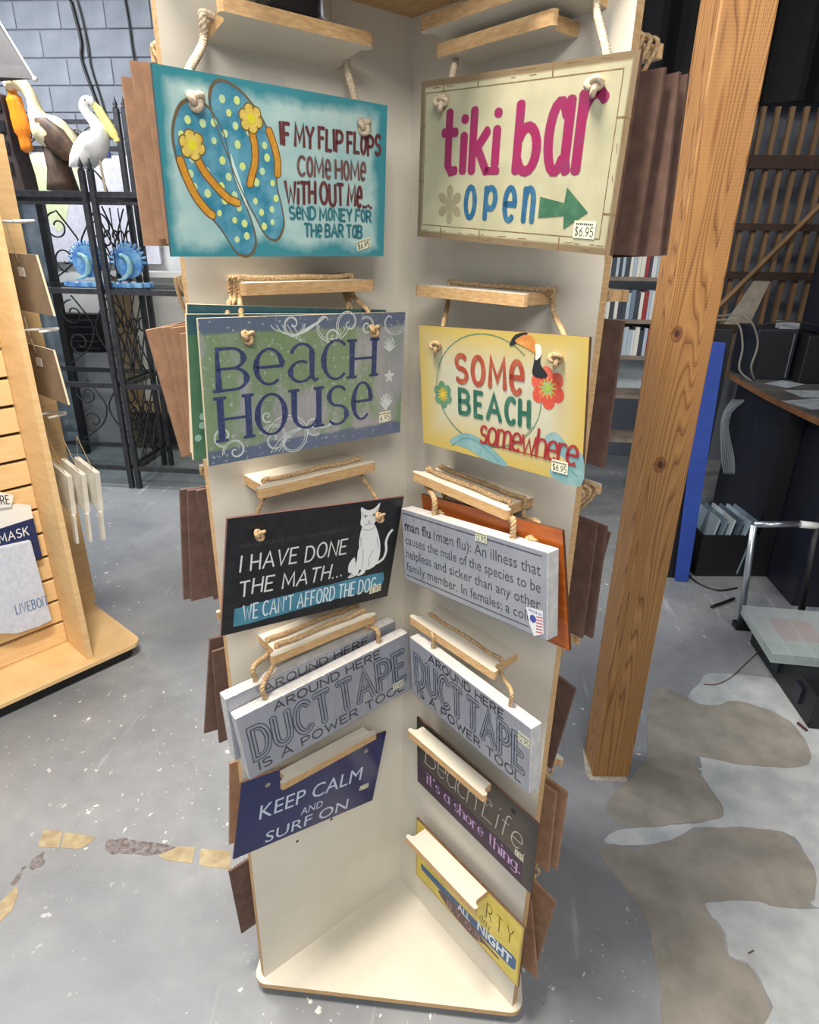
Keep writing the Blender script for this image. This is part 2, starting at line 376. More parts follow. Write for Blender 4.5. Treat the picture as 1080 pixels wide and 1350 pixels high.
patch('bare_concrete_patch', [(870, 905), (930, 930), (975, 925), (1040, 950), (1070, 1000), (1040, 1012), (975, 1008), (915, 1000), (950, 1060), (948, 1080), (900, 1085), (830, 1090), (800, 1060), (850, 1000), (855, 940)], 'patch_tan', .0, .0017)
for q in ([(57, 1095), (75, 1095), (83, 1097), (78, 1118), (50, 1116)], [(86, 1097), (108, 1100), (126, 1104), (118, 1112), (104, 1119), (80, 1118)], [(235, 1116), (258, 1117), (253, 1139), (220, 1134), (208, 1128)], [(265, 1119), (304, 1122), (304, 1146), (262, 1141)], [(0, 1190), (22, 1168), (24, 1178), (16, 1200), (0, 1216)]):
    patch('yellow_tape', q, 'tape_yellow', 0, .0012, 2, .001, False)
M['grime'] = mat('grime', (92, 80, 78), (136, 130, 130), 60, .8)
for q in ([(142, 1108), (165, 1106), (190, 1110), (232, 1116), (205, 1128), (180, 1126), (150, 1126), (140, 1120)], [(44, 1132), (58, 1124), (56, 1140), (40, 1146)], [(28, 1146), (34, 1142), (22, 1165), (14, 1166)]):
    patch('floor_grime', q, 'grime', 0, .0010, 4, .004)
# back wall: cinder blocks above, white plaster below
WY = 4.8
M['block'] = mat('painted_cinder_block', (112, 117, 126), (138, 143, 152), 2.2, .85, .35)
M['mortar'] = mat('mortar', (106, 111, 120), None, 5, .9)
M['plaster'] = mat('plaster', (214, 214, 212), (196, 197, 198), 4, .8)
wb = struct(MB().box((-8, WY, 0), (6, WY+.2, 4.3)).build('wall_back', 'mortar'))
blk = MB().box((0, 0, 0), (.39, .03, .19)); bo = None
for r in range(9):
    for c in range(9):
        o = blk.build('cinder_block', 'block', wb, bevel=.005, seg=1) if bo is None else bo.copy()
        if bo is None: bo = o
        else: col.objects.link(o)
        o.location = (-5.2+c*.396+(r % 2)*.198, WY-.012+rnd.uniform(-.002, .002), 2.5+r*.2)
        o.parent = wb
pl = MB().box((-5.4, WY-.03, 0), (-1.2, WY, 2.48)).build('wall_plaster', 'plaster', wb)
struct(MB().box((-8, -4, 4.3), (6, 8, 4.4)).build('ceiling', mat('dark_ceiling', (34, 34, 38), (44, 44, 48), 3, .9)))
M['dark_wall'] = mat('dark_wall', (40, 38, 40), (52, 48, 46), 4, .9)
struct(MB().box((4.6, -4, 0), (4.75, WY, 4.3)).build('wall_right', 'dark_wall'))
# ================================================================= FOUR-WING SIGN STAND
S2 = math.sqrt(.5)
EL = Vector((-S2, -S2, 0)); ER = Vector((S2, -S2, 0)); UZ = Vector((0, 0, 1))
HB = .05; WL = .472; TH = .018; HT = 2.274
def wmat(o, x, n):          # matrix whose X = x, -Y = n, Z up
    m = Matrix.Identity(4)
    for i in range(3): m[i][0] = x[i]; m[i][1] = -n[i]; m[i][2] = UZ[i]; m[i][3] = o[i]
    return m
stand = thing('sign_display_stand', 'tall four-winged white laminate display stand with wooden edges on a square base', 'display stand', (0, 0, 0))
cx, cy = 0, TH*S2           # centre of the cross
MB().prism(rrect(cx-.362, cy-.362, cx+.362, cy+.362, .035), HB-.016, HB, cap=0, side=1).build('base_board', ['laminate', 'mdf_edge'], stand)
MB().prism(rrect(cx-.335, cy-.335, cx+.335, cy+.335, .03), .004, HB-.016).build('turntable', 'black', stand)
MB().prism(rrect(cx-.355, cy-.355, cx+.355, cy+.355, .03), HT, HT+.018, cap=0, side=0).build('top_board', 'mdf_edge', stand)
def panel(u0, u1, x, n):
    mb = MB(); mb.box((u0, 0, HB), (u1, TH, HT), 0)
    mb.mi[-1] = 1; mb.mi[-3] = 1
    o = mb.build('wing_panel', ['laminate', 'mdf_edge'], stand); o.matrix_local = wmat((0, 0, 0), x, n); return o
panel(0, WL, EL, ER); panel(0, WL, ER, EL)
panel(-WL-TH, -TH, EL, ER); panel(-WL-TH, -TH, ER, EL)
for px, py in ((392, 1109), (437, 1080)):
    d = ray(px, py); X = CAM+d*((-(CAM.dot(ER)))/d.dot(ER)); u = X.dot(EL)
    o = MB().prism([(.004*math.cos(2*PI*q/10), .004*math.sin(2*PI*q/10)) for q in range(10)], 0, .0006, lambda a, b, c: (u+a, -c, X.z+b)).build('screw_hole', 'tagink', stand); o.matrix_local = wmat((0, 0, 0), EL, ER)
def peg(x, n, ztop, u0, u1, d0=0., d1=.0885, dz=0, name='peg'):
    r = .0065; inset = .016
    P = [(u0+inset, d0), (u0+inset, d1-.02), (u0+inset-.006, d1-.0135)] + [(u0+r+r*math.cos(R_(a)), d1-r+r*math.sin(R_(a))) for a in (250, 215, 180, 135, 90)]
    P += [(u1-r+r*math.cos(R_(a)), d1-r+r*math.sin(R_(a))) for a in (90, 45, 0, -35, -70)] + [(u1-inset+.006, d1-.0135), (u1-inset, d1-.02), (u1-inset, d0)]
    mb = MB().prism(P, ztop-.019, ztop, lambda a, b, c: (a, -b, c+dz*(b-d0)/.09), cap=0, side=1)
    o = mb.build(name, ['laminate', 'mdf_edge'], stand); o.matrix_local = wmat((0, 0, 0), x, n); return o
ZL = [2.190, 1.835, 1.483, 1.120, .780]; ZR = [2.222, 1.827, 1.460, 1.110, .780, .415]
for i, z in enumerate(ZL): peg(EL, ER, z, .152, .418, .05 if i == 4 else 0, dz=.02 if i == 0 else 0)
for i, z in enumerate(ZR): peg(ER, EL, z, .126, .44 if i == 0 else .395, .05 if i == 4 else (.03 if i == 5 else 0), dz=.012 if i == 0 else 0)
peg(ER, EL, 2.196, .15, .395, 0, .075)
for z in (2.18, 1.83, 1.475, 1.13, .79, .46):           # pegs on the backs of the two front wings
    o = peg(EL, -ER, z, .2, .44, 0, .115); o.matrix_local = wmat(-ER*TH, EL, -ER)
    o = peg(ER, -EL, z, .2, .44, 0, .115); o.matrix_local = wmat(-EL*TH, ER, -EL)
M['sticker'] = mat('clear_sticker', (206, 202, 192), None, 20, .3)
o = MB().box((.27, -.0007, 2.1), (.33, 0, 2.145)).build('clear_label', 'sticker', stand); o.matrix_local = wmat((0, 0, 0), EL, ER)
# ---------------------------------------------------------------- signs
SG = {  # side, u, d, z, yaw, tilt, roll, w, h
 'flip': ('L', .335, .106, 1.992, -1.5, -2.6, .1, .393, .234), 'beach': ('L', .305, .110, 1.665, -.7, -1.3, -1.5, .409, .236),
 'math': ('L', .310, .104, 1.308, 2.5, -4.5, -6.7, .388, .243), 'ductL': ('L', .295, .118, .964, 2.7, .8, 5.4, .426, .165),
 'keep': ('L', .308, .032, .638, 3.7, -4.3, -8.2, .396, .236), 'tiki': ('R', .353, .104, 2.013, -.4, -2.1, -3.3, .401, .230),
 'some': ('R', .350, .098, 1.656, .4, -2., 3.2, .381, .225), 'flu': ('R', .329, .118, 1.328, 1.2, 1.2, 7.6, .396, .161),
 'ductR': ('R', .345, .118, 1.004, 4.8, -2., 3., .389, .155), 'life': ('R', .306, .035, .660, .9, -3.5, -1.4, .407, .231),
 'party': ('R', .299, .024, .299, 0, -2.1, -.9, .397, .234),
 'ductB': ('L', .303, .079, .986, .6, -1.2, 2.6, .425, .164), 'orange': ('R', .340, .068, 1.322, 2.1, -4, 8.5, .385, .228),
 'green': ('L', .322, .078, 1.675, -1.9, -2.1, -4.1, .395, .237), 'green2': ('L', .332, .090, 1.668, -2.2, -2.1, -3.0, .385, .232),
}
def sign_matrix(side, u, d, z, yaw, tilt, roll):
    yaw, tilt, roll = R_(yaw), R_(tilt), R_(roll); c, s = math.cos, math.sin
    x, n, e = (-EL, ER, EL) if side == 'L' else (ER, EL, ER)
    p = e*u+n*d+UZ*z
    x2 = c(yaw)*x+s(yaw)*n; n2 = -s(yaw)*x+c(yaw)*n
    n3 = c(tilt)*n2+s(tilt)*UZ; z3 = -s(tilt)*n2+c(tilt)*UZ
    x4 = c(roll)*x2+s(roll)*z3; z4 = -s(roll)*x2+c(roll)*z3
    m = Matrix.Identity(4)
    for i in range(3): m[i][0] = x4[i]; m[i][1] = -n3[i]; m[i][2] = z4[i]; m[i][3] = p[i]
    return m
class Sign:
    """board with its printed front; local X right, Z up, front at y = 0"""
    def __init__(s, key, name, label, facemat, thick=.006, edge='mdf_side', cat='sign', bev=0):
        a = SG[key]; s.side = a[0]; s.w, s.h = a[7], a[8]; s.key = key; s.th = thick
        s.mw = sign_matrix(*a[:7]); s.o = thing(name, label, cat, mw=s.mw); s.lay = 0
        mb = MB().box((-s.w/2, 0, -s.h/2), (s.w/2, thick, s.h/2), 1, front=0)
        s.b = mb.build('board', [facemat, edge], s.o, bevel=bev)
    def put(s, lift):
        return lambda x, y: (x, -lift, y)
    def uv(s, u, v): return ((u-.5)*s.w, (.5-v)*s.h)
    def begin(s): s.mb = MB(); s.lay += 1; s.lift = .00006+.00009*s.lay; return s
    def end(s, name, m_):
        o = s.mb.build(name, m_, s.o)
        if name in ('polka_dots', 'scroll_print', 'bamboo_print', 'flag_stripes', 'cat_lines', 'petal_lines', 'petal_print', 'bubble_print', 'hole', 'wave_lines', 'rule_lines', 'letter_hatch', 'strap_print', 'strap_outline', 'flower_print', 'flower_outline', 'flower_centre', 'wave_print', 'sandal_outline'): o['kind'] = 'stuff'
        return o
    def poly(s, pts, n=0):
        P = [s.uv(*p) for p in pts]
        if n: P = [tuple(p) for p in spline(P, n)]
        s.mb.k = getattr(s.mb, 'k', 0)+1; e = 9e-6*(s.mb.k % 8); s.mb.add([(x, -s.lift-e, y) for x, y in P], [tuple(range(len(P)))])
    def line(s, pts, wd, n=0, closed=False):
        P = [s.uv(*p) for p in pts]
        if n: P = [tuple(p) for p in spline(P, n, closed)]
        if closed: P.append(P[0])
        stroke(s.mb, P, wd, wd, s.put(s.lift))
    def disc(s, u, v, r, n=12, sq=1):
        x, y = s.uv(u, v); s.mb.k = getattr(s.mb, 'k', 0)+1; e = 9e-6*(s.mb.k % 8); s.mb.add([(x+r*math.cos(2*PI*q/n), -s.lift-e, y+r*sq*math.sin(2*PI*q/n)) for q in range(n)], [tuple(range(n))])
    def st(s, txt, u0, u1, vt, vb, wx, **k):
        x0, yt = s.uv(u0, vt); x1, yb = s.uv(u1, vb); words(s.mb, txt, x0, x1, yb, yt, wx, s.put(s.lift), **k)
    def ft(s, txt, u0, u1, vt, vb, **k):
        x0, yt = s.uv(u0, vt); x1, yb = s.uv(u1, vb); font_words(s.mb, txt, x0, x1, yb, yt, s.put(s.lift), **k)
    def price(s, u, v, txt='$ 6.95', wd=.036, ht=.018, ang=0):
        s.begin(); x, y = s.uv(u, v); c, sn = math.cos(ang), math.sin(ang)
        T = lambda a, b: (x+a*c-b*sn, -s.lift, y+a*sn+b*c)
        L = s.lift
        mb = MB(); mb.prism([(-wd/2, -ht/2), (wd/2, -ht/2), (wd/2, ht/2), (-wd/2, ht/2)], 0, .0003, lambda a, b, q: (x+a*c-b*sn, -L-q, y+a*sn+b*c))
        t = mb.build('price_sticker', 'tag', s.o)
        mb = MB(); words(mb, txt.replace(' ', ''), -wd*.42, wd*.42, -ht*.36, ht*.14, .0013, lambda a, b: (x+a*c-b*sn, -L-.0004, y+a*sn+b*c))
        for k in range(9): mb.add([(x+(a-.0145+.0032*k)*c-b*sn, -L-.0005, y+(a-.0145+.0032*k)*sn+b*c) for a, b in ((0, ht*.26), (.0022, ht*.26), (.0022, ht*.38), (0, ht*.38))], [(0, 1, 2, 3)])
        mb.build('price_print', 'tagink', t)
    def cord(s, zpeg, u0, u1, dc=.062, mk='jute', r=.0045, hx=.35, hz=.115, knots=True, ztop=None, sag=0, over=True):
        """rope from hole to hole over the peg"""
        inv = s.mw.inverted(); e, n = (EL, ER) if s.side == 'L' else (ER, EL)
        xs = (-1, 1); hl = [Vector((k*hx*s.w, s.th*.5, s.h/2-hz*s.h-.012)) for k in xs]
        # viewer's left on L is the outer end
        ends = (u1, u0) if s.side == 'L' else (u0, u1)
        def W(u, d, z): return inv @ (e*u+n*d+UZ*z)
        o0, o1 = ends; sg = 1 if o0 > o1 else -1
        A = hl[0]+Vector((0, s.th*.5+r, 0)); B = hl[1]+Vector((0, s.th*.5+r, 0))
        if s.th > .02:                      # canvas blocks: the rope enters the top edge
            A, B = [Vector((h.x, s.th*.5, s.h/2+.004)) for h in hl]
        topA = A+Vector((0, .002, .03)); topB = B+Vector((0, .002, .03))
        z = zpeg+r
        en = Vector((0, 0, -.01)) if s.th > .02 else Vector((0, -.006, -.001))
        path = [A+en, A, topA, W(o0+sg*(r-.008), dc, zpeg-.03), W(o0+sg*(r-.012), dc, zpeg-.004), W(o0-sg*.006, dc, z+.002), W(o0-sg*.03, dc, z)]
        k = 5
        for i in range(1, k): t = i/k; path.append(W(o0+(o1-o0)*t, dc+.002*math.sin(9*t), z+.0005*math.sin(13*t)+sag*math.sin(PI*t)))
        path += [W(o1+sg*.03, dc, z), W(o1+sg*.006, dc, z+.002), W(o1-sg*(r-.012), dc, zpeg-.004), W(o1-sg*(r-.008), dc, zpeg-.03), topB, B, B+en]
        mb = MB(); rope_mesh(mb, spline(path, 5, False), r, .02); mb.build('hanging_cord', mk, s.o, smooth=True)
        if knots:
            for h in hl:
                mb = MB(); knot_mesh(mb, (h.x, -.001, h.z), .0054, r*.78); mb.build('knot', mk, s.o, smooth=True)
def face(name, w, h, mid, mid2, edge, e0=.86, e1=1., ns=14, amt=.18, rough=.38, sc2=18):
    """print whose border colour fades in near the board's edge"""
    m, nt, bs = nodes(name); L = nt.links.new
    tc = nt.nodes.new('ShaderNodeTexCoord'); sp = nt.nodes.new('ShaderNodeSeparateXYZ'); L(tc.outputs['Object'], sp.inputs[0])
    def mth(op, a, b=None):
        k = nt.nodes.new('ShaderNodeMath'); k.operation = op
        for i, v in enumerate((a, b)):
            if v is None: continue
            if isinstance(v, (int, float)): k.inputs[i].default_value = v
            else: L(v, k.inputs[i])
        return k.outputs[0]
    ax = mth('SUBTRACT', w/2, mth('ABSOLUTE', sp.outputs[0])); az = mth('SUBTRACT', h/2, mth('ABSOLUTE', sp.outputs[2]))
    d = mth('SUBTRACT', 1., mth('DIVIDE', mth('MINIMUM', ax, az), h/2))
    d = mth('ADD', d, mth('MULTIPLY', mth('SUBTRACT', noise(nt, ns, 5), .5), amt))
    c = ramp(nt, noise(nt, sc2, 5), [(.35, lin(mid)), (.65, lin(mid2))])
    L(mixc(nt, ramp(nt, d, [(e0, gray(0)), (e1, gray(1))]), c, lin(edge)), bs.inputs[0]); bs.inputs['Roughness'].default_value = rough
    return m
# ---- flip flops
s = Sign('flip', 'hanging_sign', 'aqua hanging sign with two blue flip flops and words about a bar tab', face('flip_print', .393, .234, (182, 208, 202), (156, 194, 192), (60, 140, 150), .78, .93, 9, .55), edge=mat('dark_teal_edge', (40, 70, 78), None))
LS = [(.13, .15), (.19, .18), (.235, .28), (.255, .42), (.275, .56), (.325, .75), (.345, .90), (.315, .985), (.26, .97), (.2, .83), (.12, .68), (.065, .52), (.05, .34), (.08, .2)]
RS = [(.25, .03), (.33, .08), (.41, .22), (.455, .40), (.45, .55), (.468, .68), (.475, .80), (.44, .89), (.39, .86), (.345, .74), (.29, .58), (.245, .40), (.20, .2), (.205, .08)]
def grow(P, k, c=None):
    cx_ = sum(p[0] for p in P)/len(P); cy_ = sum(p[1] for p in P)/len(P); return [(cx_+(x-cx_)*(1+k), cy_+(y-cy_)*(1+k*.7)) for x, y in P]
def inside(P, u, v):
    c = False; j = len(P)-1
    for i in range(len(P)):
        if (P[i][1] > v) != (P[j][1] > v) and u < (P[j][0]-P[i][0])*(v-P[i][1])/(P[j][1]-P[i][1])+P[i][0]: c = not c
        j = i
    return c
s.begin(); s.poly(grow(LS, .05), 5); s.poly(grow(RS, .05), 5); s.end('sandal_outline', ink('outline', (120, 92, 58), (70, 110, 110)))
s.begin(); s.poly(RS, 5); s.poly(LS, 5); s.end('sandal_print', mat('sandal_blue', (36, 124, 152), (108, 168, 186), 30, .45))
s.begin()
pts_ = []
for P in (LS, RS):
    for _ in range(700):
        u, v = rnd.uniform(.05, .48), rnd.uniform(.04, .97)
        if inside(grow(P, -.14), u, v) and all((u-a)**2+((v-b)*.6)**2 > .0017 for a, b in pts_) and (P is RS or not inside(RS, u, v) or inside(LS, u, v)):
            pts_.append((u, v)); s.disc(u, v, rnd.uniform(.0038, .0052), 10, 1.15)
s.end('polka_dots', ink('dots', (214, 226, 130), (170, 214, 200), 60))
s.begin(); s.poly([(.262, .40), (.275, .46), (.30, .58), (.318, .70), (.30, .66), (.277, .58), (.266, .48)], 3); s.end('gap_print', ink('gap', (206, 230, 222)))
straps = [[(.12, .42), (.155, .52), (.20, .60), (.24, .655), (.28, .68)], [(.35, .25), (.362, .34), (.36, .44), (.345, .51), (.333, .57)], [(.065, .46), (.085, .56), (.115, .66), (.15, .73), (.175, .76)], [(.425, .25), (.447, .34), (.458, .42), (.456, .50)]]
s.begin(); s.line(LS, .0017, 5, True); s.line(RS, .0017, 5, True); s.end('sandal_edge', ink('sedge', (112, 92, 64), (60, 96, 100)))
s.begin()
for q in straps: s.line(q, .0125, 5)
s.end('strap_outline', ink('brown', (112, 76, 40)))
s.begin()
for q in straps: s.line(q, .0092, 5)
s.end('strap_print', ink('orange', (206, 140, 36), (226, 170, 60)))
for nm, k, c, r1 in (('flower_outline', 1.18, (128, 96, 44), .0), ('flower_print', 1, (228, 200, 96), 0)):
    s.begin()
    for fu, fv in ((.115, .38), (.352, .20)):
        for q in range(6):
            a = q*PI/3+.3; s.disc(fu+.0285*math.cos(a), fv+.047*math.sin(a), .0078*k, 12)
        s.disc(fu, fv, .0075*k)
    s.end(nm, ink(nm, c, (206, 170, 60) if k == 1 else None))
s.begin()
for fu, fv in ((.115, .38), (.352, .20)):
    for q in range(6):
        a = q*PI/3+.3; c0, c1 = fu+.0285*math.cos(a), fv+.047*math.sin(a)
        s.line([(c0+.0078/s.w*math.cos(a+b), c1+.0078/s.h*math.sin(a+b)) for b in [-1.7+.34*j for j in range(11)]], .0009)
s.end('petal_lines', ink('pline', (120, 92, 40)))
s.begin(); [s.disc(fu, fv, .0062) for fu, fv in ((.115, .38), (.352, .20))]; s.end('flower_centre', ink('fc', (226, 214, 40)))
mr = ink('maroon', (96, 40, 44), (120, 66, 66)); tl = ink('teal', (36, 108, 120), (60, 130, 138))
K = dict(jit=.05, gap=.24, space=.32)
s.begin(); s.st('IF MY FLIP FLoPS', .475, .965, .20, .32, .0050, fill=True, **K); s.st('WiTH OUT Me....', .49, .92, .53, .66, .0052, fill=True, **K); s.end('lettering', mr)
s.begin(); s.st('CoMe HoMe', .55, .885, .38, .49, .0044, fill=True, **K); s.end('lettering', ink('mr2', (120, 84, 80), (96, 60, 60)))
s.begin(); s.st('SeND MoNEY FoR', .505, .92, .685, .76, .0036, fill=True, **K); s.st('THe BAR TaB', .575, .87, .79, .87, .0038, fill=True, **K); s.end('lettering', tl)
s.price(.88, .915, '$6.95', .03, .016, .25); s.cord(2.190, .165, .424, .034, 'cotton', .0062, .365, .1)
# ---- beach house
def beach_mat():
    m, nt, bs = nodes('beach_print'); L = nt.links.new
    tc = nt.nodes.new('ShaderNodeTexCoord'); sp = nt.nodes.new('ShaderNodeSeparateXYZ'); L(tc.outputs['Object'], sp.inputs[0])
    a = ramp(nt, noise(nt, 9, 5, (1, 1, .5)), [(.36, lin((112, 134, 96))), (.5, lin((124, 142, 112))), (.58, lin((158, 154, 160))), (.75, lin((132, 144, 130)))])
    k = nt.nodes.new('ShaderNodeMath'); k.operation = 'ABSOLUTE'; L(sp.outputs[2], k.inputs[0])
    k2 = nt.nodes.new('ShaderNodeMath'); k2.operation = 'MULTIPLY_ADD'; L(noise(nt, 20, 5), k2.inputs[0]); k2.inputs[1].default_value = .02; L(k.outputs[0], k2.inputs[2])
    b = mixc(nt, ramp(nt, k2.outputs[0], [(.102, gray(0)), (.106, gray(.85))]), a, lin((82, 94, 124)))
    sp2 = ramp(nt, noise(nt, 130, 3), [(.60, gray(0)), (.66, gray(.7))])
    L(mixc(nt, sp2, b, lin((176, 180, 176))), bs.inputs[0]); bs.inputs['Roughness'].default_value = .4
    return m
def spiral(cu, cv, r, turns, ph, n=26, asp=1.7):
    return [(cu+r*(1-i/n)*math.cos(ph+turns*2*PI*i/n)/asp, cv+r*(1-i/n)*math.sin(ph+turns*2*PI*i/n)) for i in range(n)]
s = Sign('beach', 'hanging_sign', 'green and lilac hanging sign with white scrolls reading beach house in navy serif letters', beach_mat(), edge=mat('pale_edge', (206, 190, 160), None))
s.begin()
for a in ((.12, .92, .1, 1.4, 3), (.30, .88, .13, 1.6, 3.6), (.38, .9, .22, 1.3, 3.4), (.50, .82, .09, 1.5, 1), (.40, .06, .10, 1.5, 0), (.68, .07, .12, 1.4, 2.2), (.78, .10, .08, 1.6, 4), (.57, .05, .20, .8, .2), (.07, .80, .08, 1.5, 1.5), (.60, .16, .07, 1.5, 2), (.27, .70, .05, 1.2, 1), (.92, .05, .16, .7, .4)):
    s.line(spiral(*a), .0017); s.line(spiral(a[0], a[1], a[2]*.86, *a[3:]), .0011)
for k in range(5): s.line([(.30+.025*k, .06), (.33+.028*k, .10+.02*k), (.44-.004*k, .13), (.56, .02)], .0013, 4)
for u in (.0, .02, .04): s.line([(.28+u, .98), (.35+u, .86), (.45+u, .82), (.55+u*.6, .85), (.60, .80)], .0014, 5)
# shells and star
for q in range(7): s.line([(.915, .30), (.915+.034*math.cos(PI*(q+.3)/6.6), .27-.075*abs(math.sin(PI*(q+.3)/6.6)))], .003)
for q in range(7): s.line([(.905, .78), (.905+.034*math.cos(PI*(q+.3)/6.6), .72-.07*abs(math.sin(PI*(q+.3)/6.6)))], .0036)
s.poly([(.918+(.036 if i % 2 == 0 else .016)*math.cos(PI*i/5-PI/2), .505+(.062 if i % 2 == 0 else .028)*math.sin(PI*i/5-PI/2)) for i in range(10)])
s.end('scroll_print', ink('scroll', (206, 210, 208), (176, 186, 176)))
nv = ink('navy', (44, 54, 96), (70, 80, 116), 120)
s.begin()
for ch, u0, u1, vt, vb in (('B', .065, .185, .20, .48), ('e', .225, .345, .22, .47), ('@', .385, .52, .20, .475), ('C', .55, .665, .19, .48), ('H', .70, .825, .20, .48), ('H', .065, .185, .53, .83), ('O', .225, .355, .54, .84), ('u', .40, .525, .535, .83), ('S', .575, .675, .54, .84), ('e', .71, .81, .53, .83)):
    s.st(ch, u0, u1, vt, vb, .0118, wy=.0044, fill=True, serif=.0095)
s.end('lettering', nv)
s.price(.90, .84, '6.95', .028, .02, .05); s.cord(1.835, .172, .408, .05, 'jute', .0045, .31, .075)
for key, lb, c1, c2, dc in (('green', 'green hanging sign with dark teal top peeking out behind the beach house sign, farther back', (150, 172, 160), (118, 150, 130), .028), ('green2', 'deep green hanging sign wedged right behind the beach house sign', (70, 112, 84), (92, 130, 98), .046)):
    s = Sign(key, 'hanging_sign', lb, mat(key+'_print', c1, c2, 18, .4), edge=mat('pale_edge', (206, 190, 160), None))
    s.begin(); s.poly([(0, 0), (1, 0), (1, .13), (0, .13)]); s.end('band_print', ink('tealband', (44, 84, 96), (60, 104, 104), 30))
    s.begin(); [s.disc(rnd.uniform(.02, .16), rnd.uniform(.6, .95), .006) for _ in range(8)]; s.end('bubble_print', ink('bub', (150, 186, 170)))
    s.cord(1.835, .172, .412, dc*.8, 'jute', .0042, .31, .075, knots=False)
# ---- have done the math
s = Sign('math', 'hanging_sign', 'black hanging sign with a white sitting cat and chalk words about the math', mat('chalk_black', (20, 21, 24), (34, 36, 40), 40, .42), edge=mat('mauve_edge', (120, 84, 80), None))
s.begin(); s.poly([(.06, .775)]+[(.06+.88*k/10, .775-.055*k/10+rnd.uniform(-.008, .008)) for k in range(11)]+[(.955, .80), (.94, .875)]+[(.94-.88*k/10, .885+.06*k/10+rnd.uniform(-.008, .008)) for k in range(11)]); s.end('blue_band', ink('blueband', (76, 138, 160), (60, 118, 142), 30))
wh = ink('chalk', (226, 226, 222), (190, 192, 190), 200)
s.begin(); s.st('I HAVE DONE', .075, .665, .33, .465, .0036, jit=.06, gap=.26, slant=.06); s.st('THE MATH...', .08, .655, .545, .675, .0038, jit=.06, gap=.26, slant=.06)
s.end('lettering', wh)
s.begin(); s.st("WE CAN'T AFFORD THE DOG", .11, .90, .765, .90, .0032, gap=.3, space=.4, slant=-.04); s.end('lettering', ink('palewhite', (220, 230, 232)))
s.begin(); s.st('HOUSE RULES DOG - HAPPY KITTY', .075, .64, .225, .255, .0012, gap=.3); s.end('faint_lettering', ink('faint', (70, 70, 72)))
s.begin()
s.poly([(.735, .14), (.725, .05), (.755, .075), (.785, .085), (.815, .07), (.845, .03), (.835, .13), (.835, .19), (.815, .235), (.785, .255), (.755, .24), (.735, .20)], 3)
s.poly([(.755, .22), (.82, .22), (.855, .30), (.885, .42), (.895, .54), (.88, .63), (.84, .665), (.80, .66), (.76, .64), (.74, .60), (.752, .48), (.742, .36)], 4)
s.poly([(.745, .44), (.775, .44), (.77, .60), (.765, .69), (.72, .715), (.70, .70), (.735, .66), (.745, .56)], 3)
s.poly([(.785, .45), (.815, .45), (.81, .60), (.81, .69), (.775, .71), (.76, .70), (.785, .655)], 3)
s.poly([(.73, .52), (.70, .56), (.695, .62), (.705, .66), (.74, .66)], 3)
s.line([(.885, .62), (.925, .58), (.935, .50), (.925, .42), (.935, .35), (.955, .31)], .0062, 5)
s.end('cat_print', ink('catwhite', (232, 232, 228)))
s.begin()
for q in ([(.745, .135), (.765, .128), (.775, .145)], [(.80, .145), (.815, .125), (.832, .13)], [(.782, .185), (.79, .192), (.798, .183)], [(.79, .192), (.788, .212)], [(.765, .222), (.787, .215), (.81, .22)], [(.775, .45), (.785, .55), (.785, .64)], [(.755, .26), (.80, .275), (.835, .25)], [(.845, .48), (.825, .56), (.835, .64)], [(.75, .33), (.76, .42)], [(.70, .70), (.735, .69)], [(.735, .09), (.742, .12)], [(.836, .07), (.828, .11)], [(.86, .36), (.875, .46)]): s.line(q, .0010, 3)
s.disc(.760, .14, .0022); s.disc(.815, .138, .0022)
s.end('cat_lines', ink('catline', (60, 60, 62)))
s.price(.90, .885, '6.95', .03, .018, .12); s.cord(1.483, .17, .40, .064, 'jute', .0045, .345, .1)
# ---- canvas blocks in shrink wrap
M['canvas_side'] = mat('canvas_side', (226, 220, 212), (204, 200, 196), 60, .6)
def wrapped(s):
    mb = MB(); e = .0015; mb.box((-s.w/2-e, -e*1.4, -s.h/2-e), (s.w/2+e, s.th+e, s.h/2+e)); mb.build('shrink_wrap', 'shrink', s.o, bevel=.003)
gy = mat('grey_canvas', (148, 150, 158), (160, 162, 168), 12, .5)
bk = ink('duct', (22, 24, 32), (40, 42, 52), 60)
def duct(key, label, full=True):
    s = Sign(key, 'canvas_sign', label, gy, thick=.028, edge='canvas_side', bev=.002)
    s.begin(); s.st('AROUND HERE', .19, .81, .05, .17, .0036, gap=.24, space=.4, jit=.02)
    s.st('IS A POWER TOOL', .06, .94, .80, .93, .0038, gap=.24, space=.5, jit=.02)
    s.st('DUCT TAPE', .055, .955, .26, .73, .0172, gap=.34, space=.2, fill=True); s.end('lettering', bk)
    s.begin(); s.st('DUCT TAPE', .055, .955, .26, .73, .0122, gap=.34, space=.2, fill=True); s.end('letter_fill', mat('duct_fill', (150, 155, 168), (128, 133, 148), 60, .5))
    s.begin(); s.st('DUCT TAPE', .055, .955, .27, .72, .0030, gap=.34, space=.2, fill=True); s.end('letter_hatch', bk)
    wrapped(s); return s
s = duct('ductL', 'grey shrink-wrapped duct tape canvas sign on the left wing, in front of its twin')
s.price(.905, .80, '12.95', .03, .018, .0); s.cord(1.120, .165, .40, .066, 'jute', .0056, .33, .0, knots=False)
s = duct('ductB', 'second grey duct tape canvas sign mostly hidden behind the front one on the left wing')
s.cord(1.120, .165, .405, .036, 'jute', .0056, .33, .0, knots=False)
s = duct('ductR', 'grey shrink-wrapped duct tape canvas sign hanging on the right wing')
s.price(.955, .24, '12.95', .03, .022, .0); s.cord(1.110, .15, .385, .05, 'jute', .0042, .32, .0, knots=False)
s = Sign('flu', 'canvas_sign', 'grey shrink-wrapped canvas sign with a dictionary text about man flu', gy, thick=.03, edge='canvas_side', bev=.002)
